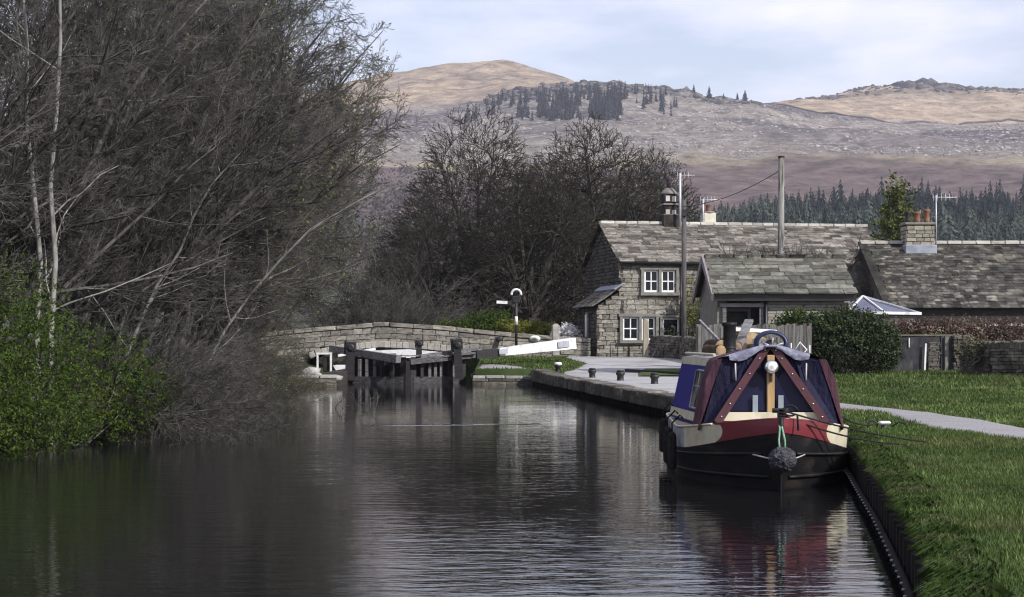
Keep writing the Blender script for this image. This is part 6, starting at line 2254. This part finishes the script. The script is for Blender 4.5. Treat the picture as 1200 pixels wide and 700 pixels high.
# green bush at the water's edge, lower left
foliage('green_bush', 'large fresh-green leafy bush hanging over the water at lower left', 'bush', (-7.9, 26.6, .05),
        [(-1.2, -1.2, 1.5, 1.5, 1.6, 1.55), (.2, 0, 1.15, 1.35, 1.5, 1.25), (1.1, 1.6, .95, 1.0, 1.2, 1.0), (-.6, 1.4, 2.0, 1.2, 1.4, 1.2), (-2.2, .5, 2.3, 1.4, 1.6, 1.6), (-.3, -3.6, .6, 1.0, .9, .65), (.6, -.6, .4, 1.0, 1.2, .5),
         (.4, -1.6, .7, .9, 1.0, .75), (-.8, -2.2, .75, 1.0, 1.0, .9), (1.5, 2.8, .7, .7, 1.0, .7), (-1.4, -2.8, 1.0, 1.1, .9, 1.0)], 105000, .023, m_leaf_bush, 71, 90, .30)

# big bare trees behind bridge and cottage
for k_, px, y, s_, zs_, rz, lab in (('park0', 556, 106, 1.04, 1.08, 20, 'big domed bare tree, leftmost of the large ones behind the bridge'),
                                ('park1', 700, 97, 1.02, .96, 130, 'big bare tree fanning out directly behind the cottage gable'),
                                ('park1', 622, 92, .86, .76, 250, 'broad bare tree with greenish buds between the two tallest'),
                                ('park0', 508, 96, .80, .66, 100, 'lower bare tree closest to the thicket behind the bridge'),
                                ('park0', 758, 108, .92, .92, 310, 'bare tree behind the dark cottage chimney'),
                                ('park1', 655, 116, 1.0, .98, 60, 'bare tree filling the gap between the two tallest crowns')):
    plant(k_, 'bare_park_tree', lab, 'tree', ((px - 600) * y / FPX, y, .8), R(rz), (s_, s_, zs_), 'large bare trees behind the bridge', True)
plant('park1', 'bare_field_tree', 'rounded brown bare tree before the conifer plantation', 'tree', ((958 - 600) * 240 / FPX, 240, float(hill_z(np.array(958.), np.array(251.)))), R(40), (1.1, 1.1, .9), None, False)
plant('park0', 'bare_field_tree', 'faint bare tree in the field seen left of the big domed tree', 'tree', ((470 - 600) * 190 / FPX, 190, 1.0), R(40), (1.0, 1.0, .9), None, False)

# dark undergrowth behind the bridge
for i, (px, y, s_, lab) in enumerate(((455, 84, 1.15, 'dark bare shrub behind the crown of the bridge'), (490, 86, 1.2, 'dark bare shrub right of the bridge crown'),
                                  (525, 88, 1.1, 'dark bare shrub left of the green bush behind the bridge'), (425, 86, 1.1, 'dark bare shrub behind the left end of the bridge'))):
    plant('shrub%d' % (i % 2), 'bare_shrub', lab, 'shrub', ((px - 600) * y / FPX, y, 1.0), R(90 * i + 20), (s_ * 1.2, s_ * 1.2, s_ * 1.3), 'bare shrubs behind the bridge', False)


def undergrowth():
    parts = []
    for i in range(10):
        px = 380 + i * 31; y = 111 + (i % 3) * 4
        lv = PROTO['shrub0'][2]
        c, s_ = math.cos(1.2 * i), math.sin(1.2 * i)
        M = np.array([[c, -s_, 0], [s_, c, 0], [0, 0, 1]]) * 2.0
        for P_, R_, L_ in lv[:3]:
            parts.append(tubes_np(P_ @ M.T + np.array([(px - 600) * y / FPX, y, .9]), R_ * 1.6 + .004, 3))
    V, F = cat_geo(parts)
    o = link('undergrowth', np_mesh('undergrowth', V, F, m_twig_far, True))
    set_props(o, 'dark tangled hedge undergrowth beneath the big bare trees', 'undergrowth', kind='stuff')


undergrowth()


def wpt(px, y, z):
    return ((px - 600) * y / FPX, y, z)


foliage('green_shrub', 'mid-green leafy shrub behind the bridge parapet', 'shrub', wpt(560, 81.8, .9), [(0, 0, 1.1, 1.2, .9, .9), (-1.5, .3, .9, 1.2, .9, .75), (1.0, 0, 1.2, .9, .8, .95)], 15000, .05, m_leaf_g, 81, 80)
foliage('clipped_hedge', 'yellow-green hedge between finger post and cottage', 'hedge', wpt(615, 81.3, .9), [(-.9, 0, .95, .7, .5, .7), (-.2, 0, .95, .7, .5, .72), (.5, 0, .95, .7, .5, .7), (1.1, 0, .9, .6, .5, .68)], 14000, .045, m_leaf_y, 82, 60)
foliage('blossom_shrub', 'shrub covered in white blossom next to the cottage lean-to', 'shrub', wpt(661, 78.2, .95), [(0, 0, .85, .55, .4, .55), (.3, 0, .95, .4, .35, .45)], 5000, .035, m_blossom, 83, 60)
foliage('yellow_shrub', 'small yellow-flowered shrub below the white blossom', 'shrub', wpt(674, 78.0, .95), [(0, 0, .4, .3, .3, .4)], 1500, .035, m_leaf_y, 84, 30)
foliage('evergreen_bush', 'large dark evergreen bush between boat and slab bunker', 'bush', wpt(988, 56.5, .66),
        [(0, 0, 1.0, 1.05, .8, 1.05), (-1.0, .2, .85, .75, .8, .95), (1.0, .1, .95, .8, .7, .95), (1.45, .3, .8, .5, .6, .75), (.3, .2, 1.45, .85, .6, .65), (-.5, 0, 1.35, .65, .6, .6)], 34000, .042, m_leaf_e, 85, 260)
foliage('garden_shrub', 'loose green shrub sprouting in front of the outbuilding wall', 'shrub', wpt(933, 57.2, .75), [(0, 0, 1.55, .5, .4, .35), (-.5, 0, 1.35, .4, .3, .25), (.4, 0, 1.5, .5, .4, .4)], 3200, .045, m_leaf_g, 86, 60)
foliage('beech_hedge', 'clipped copper-brown beech hedge before the dark-roofed house', 'hedge', wpt(1130, 61.2, .6), [(x, 0, .9, .55, .5, .8) for x in np.arange(-2.5, 4.8, .55)] + [(x, .1, 1.35, .5, .42, .5) for x in np.arange(-2.5, 4.8, .5)], 34000, .042, m_leaf_b, 87, 400)
foliage('column_conifer', 'small dark clipped conifer beside the outbuilding gable', 'shrub', wpt(826, 66, .8), [(0, 0, .9, .32, .32, .9), (0, 0, 1.5, .25, .25, .6)], 6000, .03, m_leaf_e, 88, 30)
foliage('wall_climber', 'straggling pale climber growing up the cottage wall by the pole', 'climber', (wpt(815, 76.6, .9)), [(0, 0, 2.6, .55, .25, 1.0), (.2, 0, 1.4, .45, .25, .9), (-.3, 0, 1.9, .3, .2, .6)], 2600, .045, m_leaf_y, 89, 160, .2)
foliage('window_plant', 'green plant growing in front of the lower cottage window', 'plant', wpt(788, 76.7, .95), [(0, 0, .75, .28, .2, .45)], 700, .045, m_leaf_e, 90, 30)
foliage('wall_grass', 'shaggy dry grass and brambles on top of the rubble wall', 'undergrowth', wpt(1158, 52.1, 1.25), [(-.45, .1, .1, .45, .4, .35), (.1, -.05, .05, .6, .4, .3), (1.0, -.3, .1, .6, .4, .25), (-.5, -.25, -.45, .3, .25, .4)], 5200, .035, mat('dry_grass', (.06, .06, .035), (.12, .115, .07), 2, .9, 0, None, .1, var=.4), 91, 200, .2)
# garden conifer above the outbuilding
rg = np.random.default_rng(92)
bl = []
for k in range(34):
    u = k / 33; a = k * 2.4
    rr = 1.7 * (1 - u) ** .75
    bl.append((rr * .55 * math.cos(a), rr * .55 * math.sin(a), 1.2 + 6.5 * u, .28 + rr * .45, .28 + rr * .45, .36))
foliage('garden_conifer', 'ragged yellow-green conifer standing behind the two roofs', 'tree', wpt(1051, 76, .9), bl, 16000, .07, mat('gold_conifer', (.05, .065, .018), (.13, .145, .045), 1.2, .8, 0, None, .15, var=.45), 92, 120, .4)
MB().tube([(0, 0, -.2), (0, 0, 7.6)], [.16, .03], 8).build('trunk', m_bark_d, [o for o in bpy.data.objects if o.name.startswith('garden_conifer')][0])

# climber twigs along the outbuilding ridge and the house gable
def twig_mass(name, lab, pts, h, n, seed, cat='climber', m=None, dirn=(0, 0, 1)):
    rg = np.random.default_rng(seed)
    pts = np.array(pts)
    c = pts.mean(0)
    t = thing(name, lab, cat, tuple(c))
    s = rg.random(n) * (len(pts) - 1); i = np.minimum(s.astype(int), len(pts) - 2); f = (s - i)[:, None]
    p = pts[i] * (1 - f) + pts[i + 1] * f - c + rg.normal(0, .06, (n, 3))
    K = 5; Pn = np.empty((n, K, 3)); Pn[:, 0] = p
    d = rg.normal(0, .5, (n, 3)) + np.array(dirn); d /= np.linalg.norm(d, axis=1, keepdims=True)
    Ls = h * rg.uniform(.3, 1.1, n)
    for k in range(1, K):
        d = d + rg.normal(0, .22, d.shape); d /= np.linalg.norm(d, axis=1, keepdims=True)
        Pn[:, k] = Pn[:, k - 1] + d * (Ls / (K - 1))[:, None]
    st = (Pn, np.full((n, 1), .012) * np.linspace(1, .4, K)[None], Ls)
    lv2 = grow(rg, *st, per=4, t0=.2, t1=1, ang=(20, 60), ratio=.45, K=3, rr=.6, wig=.2, rmin=.006)
    V, F = cat_geo([tubes_np(st[0], st[1], 3), tubes_np(lv2[0], lv2[1], 3)])
    o = link('twigs', np_mesh('twigs', V, F, m or m_twig, True), t); o['kind'] = 'stuff'


c_, s_ = math.cos(R(1.5)), math.sin(R(1.5))
rp = [(ox0 + u * c_ - (OD / 2) * s_, OY + u * s_ + OD / 2, .78 + ORH + .1) for u in (.6, 1.5, 2.6, 3.6, 4.6)]
twig_mass('ridge_climber', 'bare climber twigs sprouting along the outbuilding ridge', rp, .55, 90, 95)
gp = [(hx0 - .05, HY - .1, .55 + HE - .9), (hx0 + hl0 * .5, HY + HD / 4, .55 + HE + .2), (hx0 + hl0, HY + HD / 2, .55 + HR - .2)]
twig_mass('gable_climber', 'tangled bare climber covering the sloping end of the dark roof', gp, .9, 420, 96, dirn=(-.3, -.6, -.2))
twig_mass('fallen_branch', 'bare branch dipping into the water below the left bank trees', [(-4.6, 43, .02), (-3.9, 42.6, .05), (-3.4, 42.4, .12)], .7, 14, 97, 'branch', None, (.6, 0, .25))

# ---- grass blades
def build_grass():
    rg = np.random.default_rng(41)
    spec = [(8.5, 16, 3.8, 66000, .042, .0045), (16, 26, 5.6, 62000, .048, .0065), (26, 42, 9.0, 44000, .058, .011), (42, 62, 13.0, 24000, .09, .02), (58, 76.3, 6.5, 16000, .085, .02)]
    Vs = []; tn = []; col = []
    for y0, y1, wd, n, h, w in spec:
        y = rg.uniform(y0, y1, n); x = edge(y) + .0 + rg.random(n) ** .9 * wd * (1 + 0 * y)
        pl = np.interp(y, PATH_Y, PATH_L); pr = np.interp(y, PATH_Y, PATH_R)
        yl = np.interp(y, YARD_Y, YARD_L); yr = np.interp(y, YARD_Y, YARD_R)
        wob = (vnoise(x * 3, y * 3) - .5) * .3
        ok = ~((x > pl + wob) & (x < pr + wob) & (y < 46)) & ~((x > yl) & (x < yr) & (y > 33)) & ~((y > 34) & (x < edge(y) + np.where(y > 65.3, .1, .5))) & ~((y > 65.4) & (y < 69) & (x < 0.3 - (y - 67) * .4)) & ~((y > 64.5) & (x > 4) & (y > 62))
        x, y = x[ok], y[ok]
        n = len(x)
        z = gz(x, y) - .01
        hh = h * rg.uniform(.5, 1.5, n) * (.7 + .7 * fbm(x * 1.5, y * 1.5, 3))
        a = rg.uniform(0, 2 * np.pi, n); ln_ = rg.uniform(.1, .8, n) * hh
        bx, by = np.cos(a), np.sin(a)
        lx, ly = np.cos(a + 1.4) * ln_, np.sin(a + 1.4) * ln_
        base = np.stack([x, y, z], -1); side = np.stack([bx, by, 0 * bx], -1) * (w * rg.uniform(.6, 1.3, n))[:, None]
        mid = base + np.stack([lx * .3, ly * .3, hh * .45], -1)
        tip = base + np.stack([lx, ly, hh], -1)
        Vs.append(np.stack([base, mid + side, tip, mid - side], 1).reshape(-1, 3))
        tn.append(np.repeat(.15 + .7 * fbm(x * .8, y * .8, 4) + rg.uniform(-.15, .15, n), 4))
    V = np.concatenate(Vs); t = np.clip(np.concatenate(tn), 0, .999)
    F = np.arange(len(V)).reshape(-1, 4)
    o = link('grass', np_mesh('grass', V, F, mat('grass_blade', (.06, .105, .024), (.125, .18, .05), .8, .7, 0, None, .2, var=.5, trans=.3, c3=(.15, .165, .06), s3=.55, f3=.55), False, {'tint': ('POINT', 'FLOAT', t)}))
    set_props(o, 'short green grass of the towpath bank and lawn', 'grass', kind='stuff')
    # long tufts hanging over the piling
    n = 26000
    y = 8 + 28 * rg.random(n) ** 1.3; x = edge(y) + rg.uniform(-.02, .3, n)
    z = gz(x, y) - .02
    L_ = rg.uniform(.06, .24, n) * (.5 + fbm(x * 2, y * 2, 3))
    out = np.where(rg.random(n) < .72, -1, 1) * rg.uniform(.1, .7, n)
    yy = rg.uniform(-.25, .25, n)
    base = np.stack([x, y, z], -1); w = np.stack([rg.normal(0, .2, n), np.ones(n), 0 * x], -1) * (.0022 * rg.uniform(.6, 1.4, n))[:, None]
    d1 = np.stack([out * .5, yy * .5, np.ones(n) * .7], -1); d2 = np.stack([out, yy, -np.abs(out) * .6], -1)
    mid = base + d1 * (L_ * .5)[:, None]; tip = mid + d2 * (L_ * .6)[:, None]
    V = np.stack([base - w, base + w, mid + w, tip, mid - w], 1).reshape(-1, 3)
    F = np.arange(len(V)).reshape(-1, 5)
    t = np.repeat(rg.random(n), 5)
    o = link('bank_grass', np_mesh('bank_grass', V, F, mat('long_grass_blade', (.05, .095, .022), (.11, .16, .045), 1.5, .8, 0, None, .15, var=.5, trans=.3, c3=(.20, .18, .11), s3=2.5, f3=.62), False, {'tint': ('POINT', 'FLOAT', t)}))
    set_props(o, 'long grass tufts hanging over the near piling edge', 'grass', kind='stuff')


build_grass()

# ------------------------------------------------------------------ hazy air
def haze():
    m = bpy.data.materials.new('hazy_air'); m.use_nodes = True
    n = m.node_tree; n.nodes.clear()
    out = n.nodes.new('ShaderNodeOutputMaterial')
    v = n.nodes.new('ShaderNodeVolumePrincipled')
    v.inputs['Color'].default_value = (.80, .82, .95, 1)
    v.inputs['Density'].default_value = HAZE
    v.inputs['Anisotropy'].default_value = 0.1
    n.links.new(v.outputs[0], out.inputs['Volume'])
    o = MB().box((0, 2000, 239), (5200, 4500, 482)).build('haze', m)
    set_props(o, 'thin lavender haze lying between the canal and the moor', 'haze', kind='stuff')


HAZE = 0.00011
haze()
